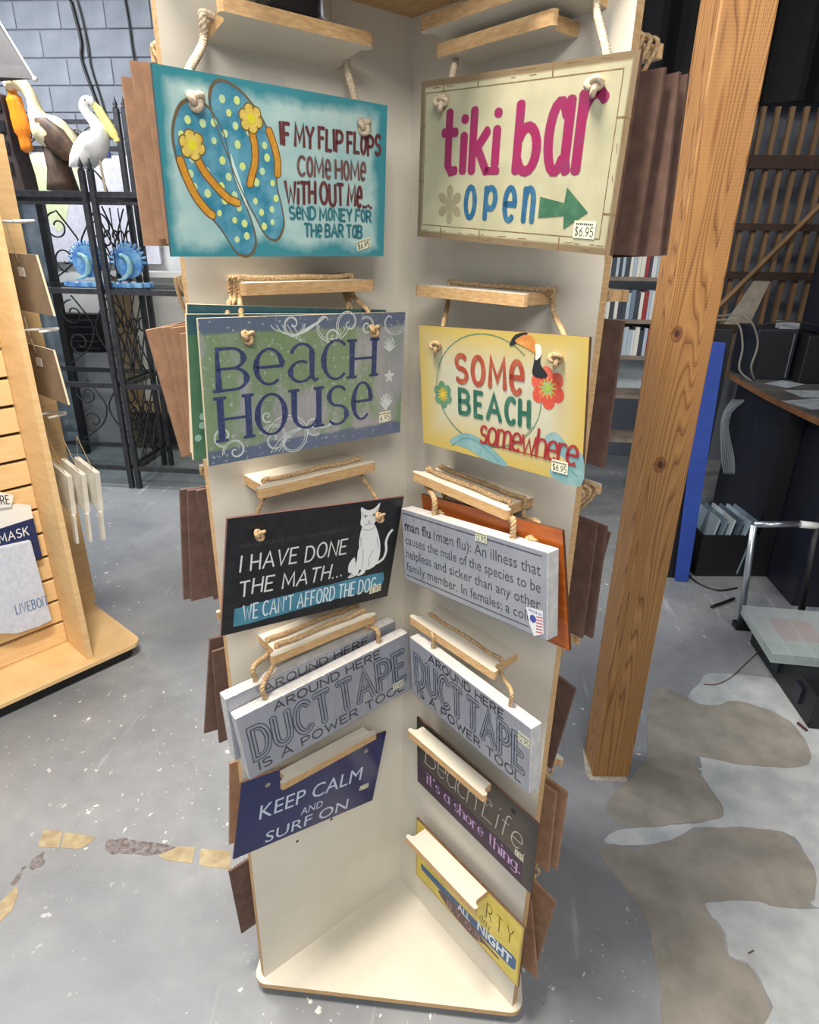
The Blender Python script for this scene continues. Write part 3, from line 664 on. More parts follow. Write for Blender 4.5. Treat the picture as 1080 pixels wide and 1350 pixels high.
s.begin(); s.ft('man flu', .025, .24, .145, .285, bold=.02); s.end('lettering', ink('fluink', (36, 38, 46)))
s.begin(); s.ft('(m\u00e6n flu): An illness that', .262, .965, .145, .285)
s.ft('causes the male of the species to be', .025, .965, .345, .475); s.ft('helpless and sicker than any other', .025, .965, .535, .665); s.ft('family member. In females; a cold.', .025, .93, .725, .855); s.end('lettering', ink('fluink2', (52, 54, 62)))
s.begin(); s.line([(.015, .06), (.97, .06)], .0018); s.line([(.02, .92), (.9, .92)], .0018); s.end('rule_lines', ink('rule', (40, 44, 66)))
wrapped(s)
s.lay += 6; s.begin(); s.poly([(.885, .69), (.98, .665), (.985, .93), (.93, 1.0), (.905, .88)]); s.end('flag_sticker', ink('stick', (236, 236, 236)))
s.begin(); [s.line([(.945, .76+.035*k), (.978, .75+.035*k)], .0022) for k in range(6)]; s.end('flag_stripes', ink('fred', (200, 60, 60)))
s.begin(); s.disc(.925, .80, .0075, 8); s.end('flag_canton', ink('fblue', (50, 70, 160))); s.begin(); s.ft('MADE IN', .90, .975, .695, .73); s.end('flag_print', ink('fblue', (50, 70, 160)))
s.price(.61, .055, '12.95', .03, .018, .0); s.cord(1.460, .145, .385, .064, 'jute', .0058, .27, .0, knots=False)
s = Sign('orange', 'hanging_sign', 'burnt orange wooden hanging sign behind the man flu canvas', mat('orange_stain', (176, 92, 30), (150, 72, 22), 10, .4, stretch=(1, 1, 8)), edge=mat('brown_edge', (90, 52, 30), None))
s.cord(1.460, .145, .39, .03, 'jute', .0048, .33, .09)
# ---- keep calm
s = Sign('keep', 'hanging_sign', 'navy blue glossy sign reading keep calm and surf on in white', mat('navy_gloss', (20, 30, 84), (26, 36, 92), 8, .22), edge='mdf_side', thick=.005)
s.begin(); s.ft('KEEP CALM', .14, .86, .385, .585); s.ft('AND', .43, .585, .66, .765); s.ft('SURF ON', .20, .79, .80, .985 - .03); s.end('lettering', ink('kc', (196, 206, 222)))
s.begin(); s.disc(.17, .15, .0068); s.disc(.86, .18, .0068); s.end('hole', ink('holed', (150, 140, 130), (90, 84, 90)))
s.price(.90, .72, '6.95', .028, .016, .0)
# ---- tiki bar
s = Sign('tiki', 'hanging_sign', 'beige hanging sign reading tiki bar open with a green arrow and bamboo border', face('tiki_print', .401, .230, (184, 178, 148), (168, 164, 134), (124, 106, 80), .9, .93, 14, .03), edge='mdf_side')
s.begin(); s.line([(.03, .075), (.95, .075), (.95, .915), (.03, .915), (.03, .075)], .0014)
for u in (.13, .32, .67): s.line([(u, 0), (u+.004, .07)], .0022)
for u in (.15, .38, .78): s.line([(u, .925), (u+.003, 1)], .0022)
for v in (.28, .62): s.line([(0, v), (.03, v)], .002)
for v in (.30, .78): s.line([(.95, v), (1, v)], .0026)
for k in range(26):
    u = rnd.uniform(.02, .96); v = rnd.choice((.05, .015, .95, .98)); s.line([(u, v), (u+rnd.uniform(.01, .05), v+rnd.uniform(-.006, .006))], .0009)
for k in range(16):
    v = rnd.uniform(.05, .95); u = rnd.choice((.012, .965, .98)); s.line([(u, v), (u+.004, v+rnd.uniform(.03, .08))], .0010)
s.end('bamboo_print', ink('bamboo', (112, 88, 60), (140, 116, 84)))
s.begin()
for q in range(6): a = q*PI/3+.5; s.poly([(.20, .77), (.20+.055*math.cos(a-.35), .77+.095*math.sin(a-.35)), (.20+.075*math.cos(a), .77+.13*math.sin(a)), (.20+.055*math.cos(a+.35), .77+.095*math.sin(a+.35))], 3)
s.end('flower_print', ink('flw', (142, 132, 106), (156, 146, 118)))
def tikiw(s, dx=0, gr=0.):
    for ch, u0, u1, vt, vb in (('t', .145, .225, .20, .56), ('i', .262, .268, .24, .56), ('k', .315, .395, .20, .56), ('i', .435, .441, .22, .52), ('b', .545, .635, .19, .56), ('a', .685, .765, .19, .56), ('r', .815, .895, .17, .56)):
        s.st(ch, u0, u1, vt, vb, .0148+gr, wy=.0115+gr, fill=True)
    s.line([(.395, .585-.03), (.455, .555)], .010+gr*.5)
s.begin(); tikiw(s, 0, .0018); s.end('letter_outline', ink('tout', (148, 60, 100)))
s.begin(); tikiw(s); s.end('lettering', ink('magenta', (142, 26, 80), (128, 44, 84), 50))
s.begin()
for ch, u0, u1 in (('o', .295, .345), ('p', .405, .455), ('e', .505, .555), ('n', .605, .645)): s.st(ch, u0, u1, .655, .845, .0095, wy=.008, fill=True)
s.end('lettering', ink('tblue', (34, 88, 124), (62, 110, 138), 60))
s.begin(); s.poly([(.675, .70), (.785, .73), (.79, .645), (.89, .775), (.795, .875), (.79, .80), (.675, .82)]); s.end('arrow_print', ink('arrow', (52, 98, 72), (74, 116, 86), 50))
s.price(.885, .87, '$6.95', .036, .022, 0); s.cord(2.222, .15, .432, .028, 'cotton', .0055, .36, .09)
# ---- some beach
s = Sign('some', 'hanging_sign', 'yellow hanging sign with a toucan and hibiscus reading some beach somewhere', face('some_print', .381, .225, (192, 188, 166), (186, 184, 160), (192, 168, 90), .35, .95, 6, .4), edge='mdf_side')
s.begin(); C_ = [(.45+.33*math.cos(a), .46+.43*math.sin(a)) for a in [2*PI*q/40 for q in range(41)]]; s.line(C_[:28]+C_[28:36], .0024); s.line([(x*.985+.004, y*.985+.004) for x, y in C_[3:30]], .0012)
s.end('ring_print', ink('ring', (100, 124, 96), (130, 146, 116)))
s.begin(); s.poly([(.80, .72), (.86, .66), (.93, .74), (1, .78), (1, 1), (.86, 1), (.84, .93), (.93, .90), (.90, .82), (.84, .80)], 3); s.poly([(.20, .93), (.32, .82), (.45, .86), (.60, 1.), (.45, 1.), (.33, .95)], 3); s.end('wave_print', ink('wave', (116, 156, 160), (146, 174, 170), 30))
s.begin(); s.line([(.22, .96), (.33, .86), (.44, .9), (.54, .99)], .0022, 5); s.line([(.86, .97), (.92, .90), (.98, .94)], .002, 4); s.end('wave_lines', ink('wl', (90, 140, 140)))
for (cu, cv, k, c, c2, cc) in ((.81, .36, 1., (196, 74, 58), (222, 126, 96), (150, 176, 70)), (.165, .54, .74, (84, 128, 100), (110, 150, 120), (212, 180, 50))):
    s.begin()
    for q in range(6):
        a = q*PI/3+.4; s.disc(cu+.058*k*math.cos(a), cv+.095*k*math.sin(a), .0125*k, 14)
    s.end('petal_print', ink('petal', c, c2, 40))
    s.begin()
    for q in range(12): a = q*PI/6; s.line([(cu, cv), (cu+.045*k*math.cos(a), cv+.075*k*math.sin(a))], .0022)
    s.end('flower_centre', ink('fcen', cc))
s.begin(); s.poly([(.60, .10), (.63, .02), (.70, .0), (.66, .06)], 3); s.poly([(.745, .12), (.775, .10), (.77, .20), (.81, .27), (.78, .30), (.73, .28), (.735, .2)], 3); s.end('toucan_print', ink('tblack', (34, 36, 40)))
s.begin(); s.poly([(.63, .06), (.70, .01), (.745, .06), (.745, .13), (.69, .10)], 3); s.end('toucan_bill', ink('tbill', (196, 124, 60), (220, 160, 90)))
s.begin(); s.poly([(.74, .07), (.77, .08), (.775, .14), (.745, .18), (.745, .12)], 3); s.end('toucan_face', ink('tface', (226, 222, 206)))
s.begin(); 
for ch, u0, u1, vb in (('S', .265, .335, .41), ('O', .375, .445, .41), ('M', .485, .575, .41), ('e', .61, .675, .43)): s.st(ch, u0, u1, .205, vb, .0098, wy=.0086, fill=True)
s.end('lettering', ink('rust', (158, 66, 46), (176, 96, 72), 40))
s.begin()
for ch, u0, u1 in (('B', .285, .35), ('E', .39, .435), ('A', .47, .55), ('C', .585, .635), ('H', .665, .715)): s.st(ch, u0, u1, .475, .66, .0088, wy=.0078)
s.end('lettering', ink('sgreen', (38, 94, 76), (66, 116, 98), 40))
s.begin(); s.st('somewhere', .42, .97, .66, .865, .0058, gap=.08, slant=.12, wy=.0042); s.line([(.42, .865), (.97, .865)], .002); s.end('lettering', ink('sred', (150, 36, 40), (164, 60, 58), 50))
s.price(.89, .90, '$6.95', .032, .02, 0); s.cord(1.827, .15, .41, .028, 'jute', .0045, .36, .1)
# ---- beach life
s = Sign('life', 'hanging_sign', 'dark brown and purple sign reading beach life it is a shore thing', face('life_print', .407, .231, (84, 70, 60), (66, 56, 52), (40, 40, 40), .6, 1, 4, .4), thick=.005)
s.begin(); s.poly([(0, .67), (.92, .67), (.93, 1), (0, 1)]); s.end('purple_band', ink('purple', (64, 40, 62), (80, 48, 74), 20))
s.begin(); s.st('Beach', .08, .54, .22, .58, .0028, slant=.12, gap=.12); s.st('Life.', .60, .93, .22, .56, .0028, slant=.15, gap=.16); s.line(spiral(.655, .30, .07, 1.2, 2), .0022); s.end('lettering', ink('lwhite', (206, 200, 186)))
s.begin(); s.st("it's a shore thing.", .10, .905, .71, .87, .0052, wy=.002, serif=.003, gap=.2, space=.4); s.end('lettering', ink('lilac', (206, 166, 214)))
s.begin(); s.disc(.83, .11, .0075); s.disc(.17, .11, .0075); s.end('hole', ink('holeb', (16, 14, 14)))
s.price(.895, .62, '6.95', .026, .02, 0)
# ---- party
s = Sign('party', 'hanging_sign', 'yellow sign at the very bottom with a blue band reading party night', face('party_print', .397, .234, (206, 182, 62), (222, 202, 92), (160, 124, 60), .93, 1, 8, .1), thick=.005)
s.begin(); s.poly([(.05, .70), (.60, .665), (.94, .575), (.965, .60), (.965, .77), (.93, .80), (.60, .83), (.06, .80)]); s.end('blue_band', ink('pband', (62, 96, 140), (78, 110, 146), 30))
s.begin(); s.poly([(.24, .85), (.36, .78), (.60, .80), (.70, .85), (.82, .86), (.82, .89), (.70, .90), (.60, .985), (.36, .96)], 4); s.end('bottle_print', ink('pbottle', (104, 78, 74)))
s.begin(); s.ft('ALL', .44, .56, .68, .79, bold=.02); s.ft('NiGHT', .63, .93, .615, .77, bold=.03); s.end('lettering', ink('pw', (226, 230, 232)))
s.begin(); s.st('PA', .30, .62, .20, .42, .0026, jit=.03); s.st('RTY', .70, .925, .20, .44, .0028, gap=.5, jit=.04); s.st('all day', .56, .74, .46, .58, .0013); s.end('lettering', ink('pink_', (92, 80, 30)))
s.begin(); s.st('B.Y.O.B', .34, .66, .84, .935, .0022, gap=.3); s.end('lettering', ink('byob', (206, 160, 170)))
# ---------------------------------------------------------------- brown backs hanging behind the wings
ORD = {1: [''], 2: ['nearest the wing', 'farthest from the wing'], 3: ['nearest the wing', 'middle of three', 'outermost'], 4: ['nearest the wing', 'second of four', 'third of four', 'outermost of four']}
BACK = [
 ('R', 'jutting out right of the tiki bar sign', 'mdf_brown', [(.493, 2.132, .488, 1.886), (.504, 2.128, .517, 1.886), (.506, 2.128, .515, 1.887)]),
 ('R', 'jutting out right of the yellow toucan sign', 'mdf_brown', [(.483, 1.787, .485, 1.536)]),
 ('R', 'right of the man flu canvas', 'mdf_brown', [(.487, 1.43, .489, 1.181), (.495, 1.42, .499, 1.178), (.491, 1.40, .463, 1.16)]),
 ('R', 'right of the right-hand duct tape canvas', 'mdf_brown', [(.49, 1.058, .458, .82)]),
 ('R', 'right of the beach life sign', 'mdf_tan', [(.479, .765, .487, .52), (.494, .765, .496, .52)]),
 ('R', 'right of the yellow party sign', 'mdf_tan', [(.449, .383, .499, .142), (.506, .420, .481, .173)]),
 ('L', 'left of the flip flops sign', 'mdf_tan', [(.48, 2.133, .475, 1.891), (.492, 2.148, .483, 1.898), (.501, 2.129, .5, 1.887)]),
 ('L', 'left of the beach house sign', 'mdf_tan', [(.472, 1.745, .465, 1.512), (.481, 1.753, .467, 1.511), (.49, 1.752, .467, 1.51), (.511, 1.747, .475, 1.503)]),
 ('L', 'left of the black cat sign', 'mdf_brown', [(.477, 1.45, .467, 1.205), (.487, 1.447, .508, 1.207), (.495, 1.444, .516, 1.204)]),
 ('L', 'left of the left-hand duct tape canvases', 'mdf_brown', [(.484, 1.082, .494, .838), (.479, 1.102, .518, .865)]),
 ('L', 'left of the navy keep calm sign', 'mdf_tan', [(.476, .765, .501, .521)]),
 ('L', 'low down at the left wing edge', 'mdf_brown', [(.511, .434, .499, .191)]),
]
ROWZ = [2.18, 1.83, 1.475, 1.13, .79, .46]
for side, where, mt, lst in BACK:
    for i, (ut, zt, ub, zb) in enumerate(lst):
        off = .040+.02*i; e, n = (EL, ER) if side == 'L' else (ER, EL)
        L_ = math.hypot(ut-ub, zt-zb); ang = math.atan2(ub-ut, zt-zb)     # lean of the outer edge
        um = (ut+ub)/2-.1975*math.cos(ang); zm = (zt+zb)/2-.1975*math.sin(ang)
        k = wmat(e*um-n*(TH+off)+UZ*zm, e, -n) @ Matrix.Rotation(ang, 4, 'Y').inverted()
        lb = ('brown sign back %s, %s' % (where, ORD[len(lst)][i])).rstrip(', ')
        t = thing('hanging_sign', lb, 'sign', mw=k, group=None)
        b = MB().box((-.1975, -.003, -L_/2), (.1975, .003, L_/2), 0).build('board', mt, t)
        zp = min(ROWZ, key=lambda q: abs(q-zt-.05)); inv = k.inverted()
        Wp = lambda u, z: inv @ (e*u-n*(TH+off+.006)+UZ*z)
        path = [(-.12, .006, L_/2-.03), Vector((-.12, .006, L_/2+.004)), Wp(.212, zp-.01), Wp(.225, zp+.005), Wp(.34, zp+.005), Wp(.43, zp+.005), Wp(.443, zp-.01), Vector((.12, .006, L_/2+.004)), (.12, .006, L_/2-.03)]
        MB().tube(spline([Vector(p) for p in path], 4, False), .0038, 6).build('hanging_cord', 'jute', t, smooth=True)
# ================================================================= WOODEN POST
def pine():
    m, nt, bs = nodes('pine_post'); L = nt.links.new
    tc = nt.nodes.new('ShaderNodeTexCoord'); mp = nt.nodes.new('ShaderNodeMapping'); mp.inputs['Scale'].default_value = (1, 1, .055); mp.inputs['Location'].default_value = (.05, .02, 0); L(tc.outputs['Object'], mp.inputs[0])
    n = N(nt, 'ShaderNodeTexNoise', Scale=9., Detail=2., Roughness=.4, Distortion=.3); L(mp.outputs[0], n.inputs['Vector'])
    k = nt.nodes.new('ShaderNodeMath'); k.operation = 'MULTIPLY'; L(n.outputs['Fac'], k.inputs[0]); k.inputs[1].default_value = 32
    k2 = nt.nodes.new('ShaderNodeMath'); k2.operation = 'FRACT'; L(k.outputs[0], k2.inputs[0])
    c = ramp(nt, k2.outputs[0], [(0, lin((146, 104, 58))), (.55, lin((166, 122, 70))), (.84, lin((132, 88, 44))), (.93, lin((98, 60, 28))), (1, lin((148, 106, 60)))])
    saw = N(nt, 'ShaderNodeTexWave', Scale=38.); saw.bands_direction = 'Z'; saw.inputs['Distortion'].default_value = 1.5; L(tc.outputs['Object'], saw.inputs['Vector'])
    c = mixc(nt, ramp(nt, saw.outputs['Fac'], [(.7, gray(0)), (1, gray(.16))]), c, lin((190, 148, 96)))
    vo = N(nt, 'ShaderNodeTexNoise', Scale=2.2, Detail=3.); L(tc.outputs['Object'], vo.inputs['Vector'])
    c = mixc(nt, ramp(nt, vo.outputs['Fac'], [(.4, gray(0)), (.7, gray(.35))]), c, lin((128, 82, 42)))
    L(c, bs.inputs[0]); bs.inputs['Roughness'].default_value = .45; bump(nt, bs, k2.outputs[0], .15)
    return m
pa, pb, pc = onz(781.6, 1024), onz(830.7, 1024.7), onz(771.5, 988)
ang = math.atan2(pb.y-pa.y, pb.x-pa.x)
post = thing('wooden_post', 'square pine post standing on the floor just right of the sign stand', 'post', (pa.x, pa.y, 0), ang)
MB().box((0, 0, .002), (.14, .14, 4.29)).build('post_timber', pine(), post, bevel=.004)
M['knot'] = mat('knot_wood', (104, 62, 32), (132, 84, 44), 60, .6); M['knot_dark'] = mat('knot_dark', (58, 34, 18), None)
for px, py, rx, rz in ((893, 440, .012, .017), (871, 613, .014, .02)):
    X = at(px, py, pa.y); lx = (X-pa).length if False else (X.x-pa.x)
    for nm, kk, mm, th_ in (('wood_knot', 1.35, 'knot', .0012), ('wood_knot_core', .55, 'knot_dark', .0018)):
        MB().prism([(lx+rx*kk*math.cos(2*PI*q/18)*(1+.1*math.sin(3*q)), X.z+rz*kk*math.sin(2*PI*q/18)) for q in range(18)], 0, th_, lambda a, b, c: (a, -c, b)).build(nm, mm, post)
M['mortar_pad'] = mat('plaster_smear', (186, 178, 160), (160, 152, 138), 50, .9, .3)
struct(MB().prism([(pa.x-.012, pa.y-.018), (pa.x+.13, pa.y-.012), (pa.x+.13, pa.y+.01), (pa.x-.015, pa.y+.15), (pa.x-.025, pa.y+.02)], 0, .0014).build('plaster_smear', 'mortar_pad', fl), 'stuff')
# ================================================================= SLATWALL GONDOLA (left)
B0 = Vector((-1.405, 1.105, 0)); ga = Vector((-.574, -.819, 0)); gb = Vector((-.819, .574, 0))
# local frame: X along -ga (towards the back right), Y along gb
gx = -ga; gy_ = gb
gm = Matrix.Identity(4)
for i in range(3): gm[i][0] = ga[i]; gm[i][1] = gb[i]; gm[i][2] = UZ[i]; gm[i][3] = B0[i]
gd = thing('slatwall_display', 'maple slatwall display on a black turntable base at the left edge', 'display stand', mw=gm)
def gl(px, py, z): p = onz(px, py, z)-B0; return p.dot(ga), p.dot(gb)
MB().prism(rrect(-.01, -.01, 1.0, 1.0, .06), .062, .08).build('base_board', 'maple', gd)
MB().prism(rrect(.02, .02, .97, .97, .05), .004, .062).build('turntable', 'black', gd)

def glb(px, py, b):                     # seen point on the plane b = const, in local coordinates
    d = ray(px, py); o = CAM-B0; t = (b-o.dot(gb))/d.dot(gb); q = o+d*t; return q.dot(ga), q.dot(gb), q.z
def gla(px, py, a):
    d = ray(px, py); o = CAM-B0; t = (a-o.dot(ga))/d.dot(ga); q = o+d*t; return q.dot(ga), q.dot(gb), q.z
GH = 2.28
MB().box((.216, .03, .08), (.24, .80, GH)).build('end_panel', 'maple', gd)
MB().box((-.03, .52, .08), (.216, .543, GH)).build('side_panel', 'maple', gd)
MB().box((.24, .262, .08), (.98, .285, GH)).build('backing', 'groove', gd)
k = 0; z = .094
slat = MB().box((0, -.012, 0), (.735, .012, .102)); so = None
while z < 2.2:
    if so is None: so = slat.build('slat', 'maple', gd, bevel=.002, seg=1); o = so
    else: o = so.copy(); col.objects.link(o); o.parent = gd
    o.location = (.241, .250, z); z += .116
MB().box((.241, .24, 0.08), (.976, .262, .092)).build('bottom_rail', 'maple', gd)
M['hardboard'] = mat('hardboard', (150, 128, 104), (166, 144, 118), 8, .7)
M['cream_edge'] = mat('cream_edge', (224, 208, 178), None)
def hang(lb, px4, a, zt, zb, b0, b0b, b1, th=.008, mtl='hardboard', nm='hanging_plaque', parts=True):
    t = thing(nm, lb, 'sign', mw=gm @ Matrix.Translation((a, b0, zt)))
    P = [(0, 0), (b1-b0, 0), (b1-b0b, zb-zt), (b0b-b0, zb-zt)]
    MB().prism(P, 0, th, lambda x, y, c: (-c, x, y), cap=0, side=1).build('board', [mtl, 'cream_edge'], t)
    if parts:
        MB().box((0.0, .14, -.05), (.0015, .2, -.085)).build('price_sticker', 'white', t)
        MB().tube([(.005, .17, -.03), (.006, .2, .05), (.005, .215, .115)], .0022, 6).build('hanging_string', 'cotton', t, smooth=True)
    return t
hang('brown hardboard plaque with pale edge hung at the left, upper of two', None, .10, 1.833, 1.612, .092, .033, .43)
hang('brown hardboard plaque with pale edge hung at the left, lower of two', None, .10, 1.474, 1.257, .104, .058, .43)
M['offwhite_wood'] = mat('offwhite_wood', (232, 228, 216), (214, 208, 194), 18, .7)
for i, (lb, a, b, zt) in enumerate((('nearest of three white plaques hung low at the left', .15, .085, .95), ('middle of three white plaques hung low at the left', .105, .05, .955), ('farthest of three white plaques hung low at the left', .06, .015, .96))):
    t = thing('white_plaque', lb, 'sign', mw=gm @ Matrix.Translation((a, b, zt)))
    MB().prism([(0, 0), (.19, .03), (.23, -.13), (.03, -.19)], 0, .02, lambda x, y, c: (-c, x, y)).build('board', 'offwhite_wood', t, bevel=.001)
    MB().prism([(.02, -.19), (.05, -.19), (.07, -.33), (.045, -.335)], 0, .012, lambda x, y, c: (-c+.001, x, y)).build('lower_strip', 'offwhite_wood', t)
    MB().tube([(-.006, .03, 0), (.0, .12, .14), (-.006, .18, 0)], .0016, 5).build('hanging_string', 'jute', t)
for i, (px, py) in enumerate(((14, 292), (48, 436), (60, 548))):
    p = gla(px, py, .10)
    h = MB(); h.tube([(.216, p[1]+.04, p[2]), (.12, p[1]+.04, p[2]), (.05, p[1]+.03, p[2]), (.02, p[1]-.02, p[2]+.004), (.035, p[1]-.05, p[2]+.004), (.11, p[1]-.05, p[2])], .0055, 8); h.build('wire_hook', 'white', gd, smooth=True)
# packaged mask on the slats
M['card_navy'] = mat('card_navy', (36, 48, 92), (30, 42, 84), 20, .35)
M['towel'] = mat('pale_towel', (206, 212, 224), (192, 198, 212), 70, .8, .4)
C0 = glb(0, 690, .225)
def loc2(px, py, b): a_, b_, z_ = glb(px, py, b); return a_, z_
def flatp(pxs, b0, b1, ext=None):
    P = [loc2(x, y, b0) for x, y in pxs]; mb = MB(); mb.prism(P, b0, b1, lambda x, y, c: (x, c, y)); return mb
mk = thing('packaged_mask', 'packaged white towel mask on a navy card hanging on the slat panel', 'package', mw=gm)
flatp([(-60, 702), (-10, 672), (22, 664), (40, 666), (56, 735), (-50, 760)], .205, .207).build('card', 'white', mk)
flatp([(-60, 712), (0, 697), (44, 683), (56, 735), (-50, 760)], .2035, .2045).build('navy_print', 'card_navy', mk)
flatp([(-40, 733), (0, 722), (41, 713), (69, 818), (50, 827), (22, 836), (-8, 836)], .180, .2025).build('towel', 'towel', mk, bevel=.004)
def lettering_on(txt, p0, p1, hpx, b, name, mtl, par, wx, **kw):
    A_ = Vector(loc2(*p0, b)); B_ = Vector(loc2(*p1, b)); T_ = Vector(loc2(p0[0]-hpx*.2, p0[1]-hpx, b)); ex = B_-A_; ey = T_-A_
    mb = MB(); L_ = ex.length
    def put(x, y): q = A_+ex*(x/L_)+ey*(y/ey.length); return (q.x, b, q.y)
    words(mb, txt, 0, L_, 0, ey.length, wx, put, **kw); mb.build(name, mtl, par)
lettering_on('MASK', (0, 716), (38, 705), 11, .2025, 'lettering', 'white', mk, .0045, gap=.3)
lettering_on('LIVEBOIT', (22, 810), (64, 797), 12, .178, 'lettering', ink('ltblue', (74, 112, 160), (110, 140, 176)), mk, .0035, gap=.3)
mk2 = thing('word_tag', 'small white tag lettered RE above the packaged mask', 'tag', mw=gm)
flatp([(-14, 658), (0, 649), (18, 653), (15, 668), (-14, 672)], .195, .205).build('tag_board', 'white', mk2)
lettering_on('RE', (2, 665), (13, 664), 11, .1945, 'lettering', ink('blackp', (40, 40, 44)), mk2, .004, gap=.3)
# ================================================================= IRON RACKS (far left)
def rack(x0, x1, label):
    t = thing('iron_rack', label, 'rack', (x0, 3.3, 0)); W_ = x1-x0; D_ = .6
    for dx in (0, W_):
        for dy, h in ((0, 2.32), (D_, 2.78)):
            mb = MB().box((dx-.018, dy-.018, .001), (dx+.018, dy+.018, h)); mb.build('post', 'iron', t)
            MB().lathe([(.016, 0), (.022, .006), (.012, .014), (.019, .026), (.014, .042), (.006, .062), (.001, .08)], (dx, dy, h), 8).build('finial', 'iron', t, smooth=True)
    for z in (.17, .84, 1.53, 2.17):
        mb = MB()
        for dy in (0, D_): mb.box((.014, dy-.012, z-.018), (W_-.014, dy+.012, z+.018))
        for dx in (0, W_): mb.box((dx-.01, .014, z-.018), (dx+.01, D_-.014, z+.018))
        f = mb.build('shelf_frame', 'iron', t)
        MB().box((.012, .012, z+.019), (W_-.012, D_-.012, z+.026)).build('glass_shelf', 'glass', f)
    MB().box((.014, -.008, 2.105), (W_-.014, .008, 2.125)).build('rail', 'iron', t)
    def sc_(name, pts, r=.0065): MB().tube(spline(pts, 4, False), r, 6).build(name, 'iron', t, smooth=True)
    def sp(cx_, cz, r, tr, ph, sg, y): return [(cx_+r*(1-.75*i/16)*math.cos(ph+sg*tr*2*PI*i/16), y, cz+r*(1-.75*i/16)*math.sin(ph+sg*tr*2*PI*i/16)) for i in range(17)]
    # side scrolls, between the shelves
    for dx in (0, W_):
        for z0, z1 in ((.19, .82), (.86, 1.51), (1.55, 2.1)):
            zm = (z0+z1)/2; mb = MB()
            for q in (.15, .3, .45): mb.tube([(dx, q, z0), (dx, q, z0+.30 if q != .3 else z1)], .0045, 6)
            mb.build('side_bar', 'iron', t)
            for sgn, yc in ((1, .2), (-1, .42)):
                P = [(dx, yc+.085*(1-.7*i/14)*math.cos(PI/2+sgn*2*PI*1.3*i/14), zm+.08+.085*(1-.7*i/14)*math.sin(PI/2+sgn*2*PI*1.3*i/14)) for i in range(15)]
                sc_('side_scroll', [(dx, .30, z0+.05), (dx, yc, zm-.03)]+P[4:])
            sc_('side_scroll', [(dx, .08, z1), (dx, .28, zm), (dx, .5, z0)])
            sc_('side_scroll', [(dx, .5, z1), (dx, .28, zm), (dx, .08, z0)])
    # back scrolls
    xm = W_*.62
    for z0, z1 in ((.19, .82), (.86, 1.51), (1.55, 2.15)):
        zm = (z0+z1)/2
        for sg in (-1, 1):
            sc_('back_scroll', [(xm+sg*.28, D_, z0+.02), (xm+sg*.08, D_, z0+.16), (xm+sg*.012, D_, zm), (xm+sg*.06, D_, z1-.2), (xm+sg*.16, D_, z1-.06)])
            sc_('back_scroll', sp(xm+sg*.17, zm+.12, .11, 1.2, PI/2 if sg > 0 else PI/2, -sg, D_))
            sc_('back_scroll', sp(xm+sg*.15, zm-.12, .1, 1.1, -PI/2, sg, D_))
    # ornament band along the top
    MB().box((.014, D_-.008, 2.50), (W_-.014, D_+.008, 2.535)).box((.014, D_-.008, 2.68), (W_-.014, D_+.008, 2.71)).build('band_rail', 'iron', t)
    M.setdefault('iron_lit', mat('lit_iron', (88, 84, 72), (50, 48, 46), 40, .5, metal=.3))  # lighter copy of the iron for the band scrolls, light painted into its colour
    n = int(W_/.1)
    for i in range(n):
        q = .07+i*.1; MB().tube(sp(q, 2.607, .058, 1.6, 0, 1 if i % 2 else -1, D_-.01), .006, 5).build('band_scroll', 'iron_lit', t, smooth=True)
    sc_('hoop', [(.06+(W_*.5-.1)*(1-math.cos(PI*i/10)), D_-.03, 2.2+.3*math.sin(PI*i/10)) for i in range(11)])
    return t
rack(-3.78, -2.587, 'black wrought iron rack with glass shelves, left one, holding the brown pelican')
rack(-2.524, -1.33, 'black wrought iron rack with glass shelves, right one, half hidden by the sign stand')
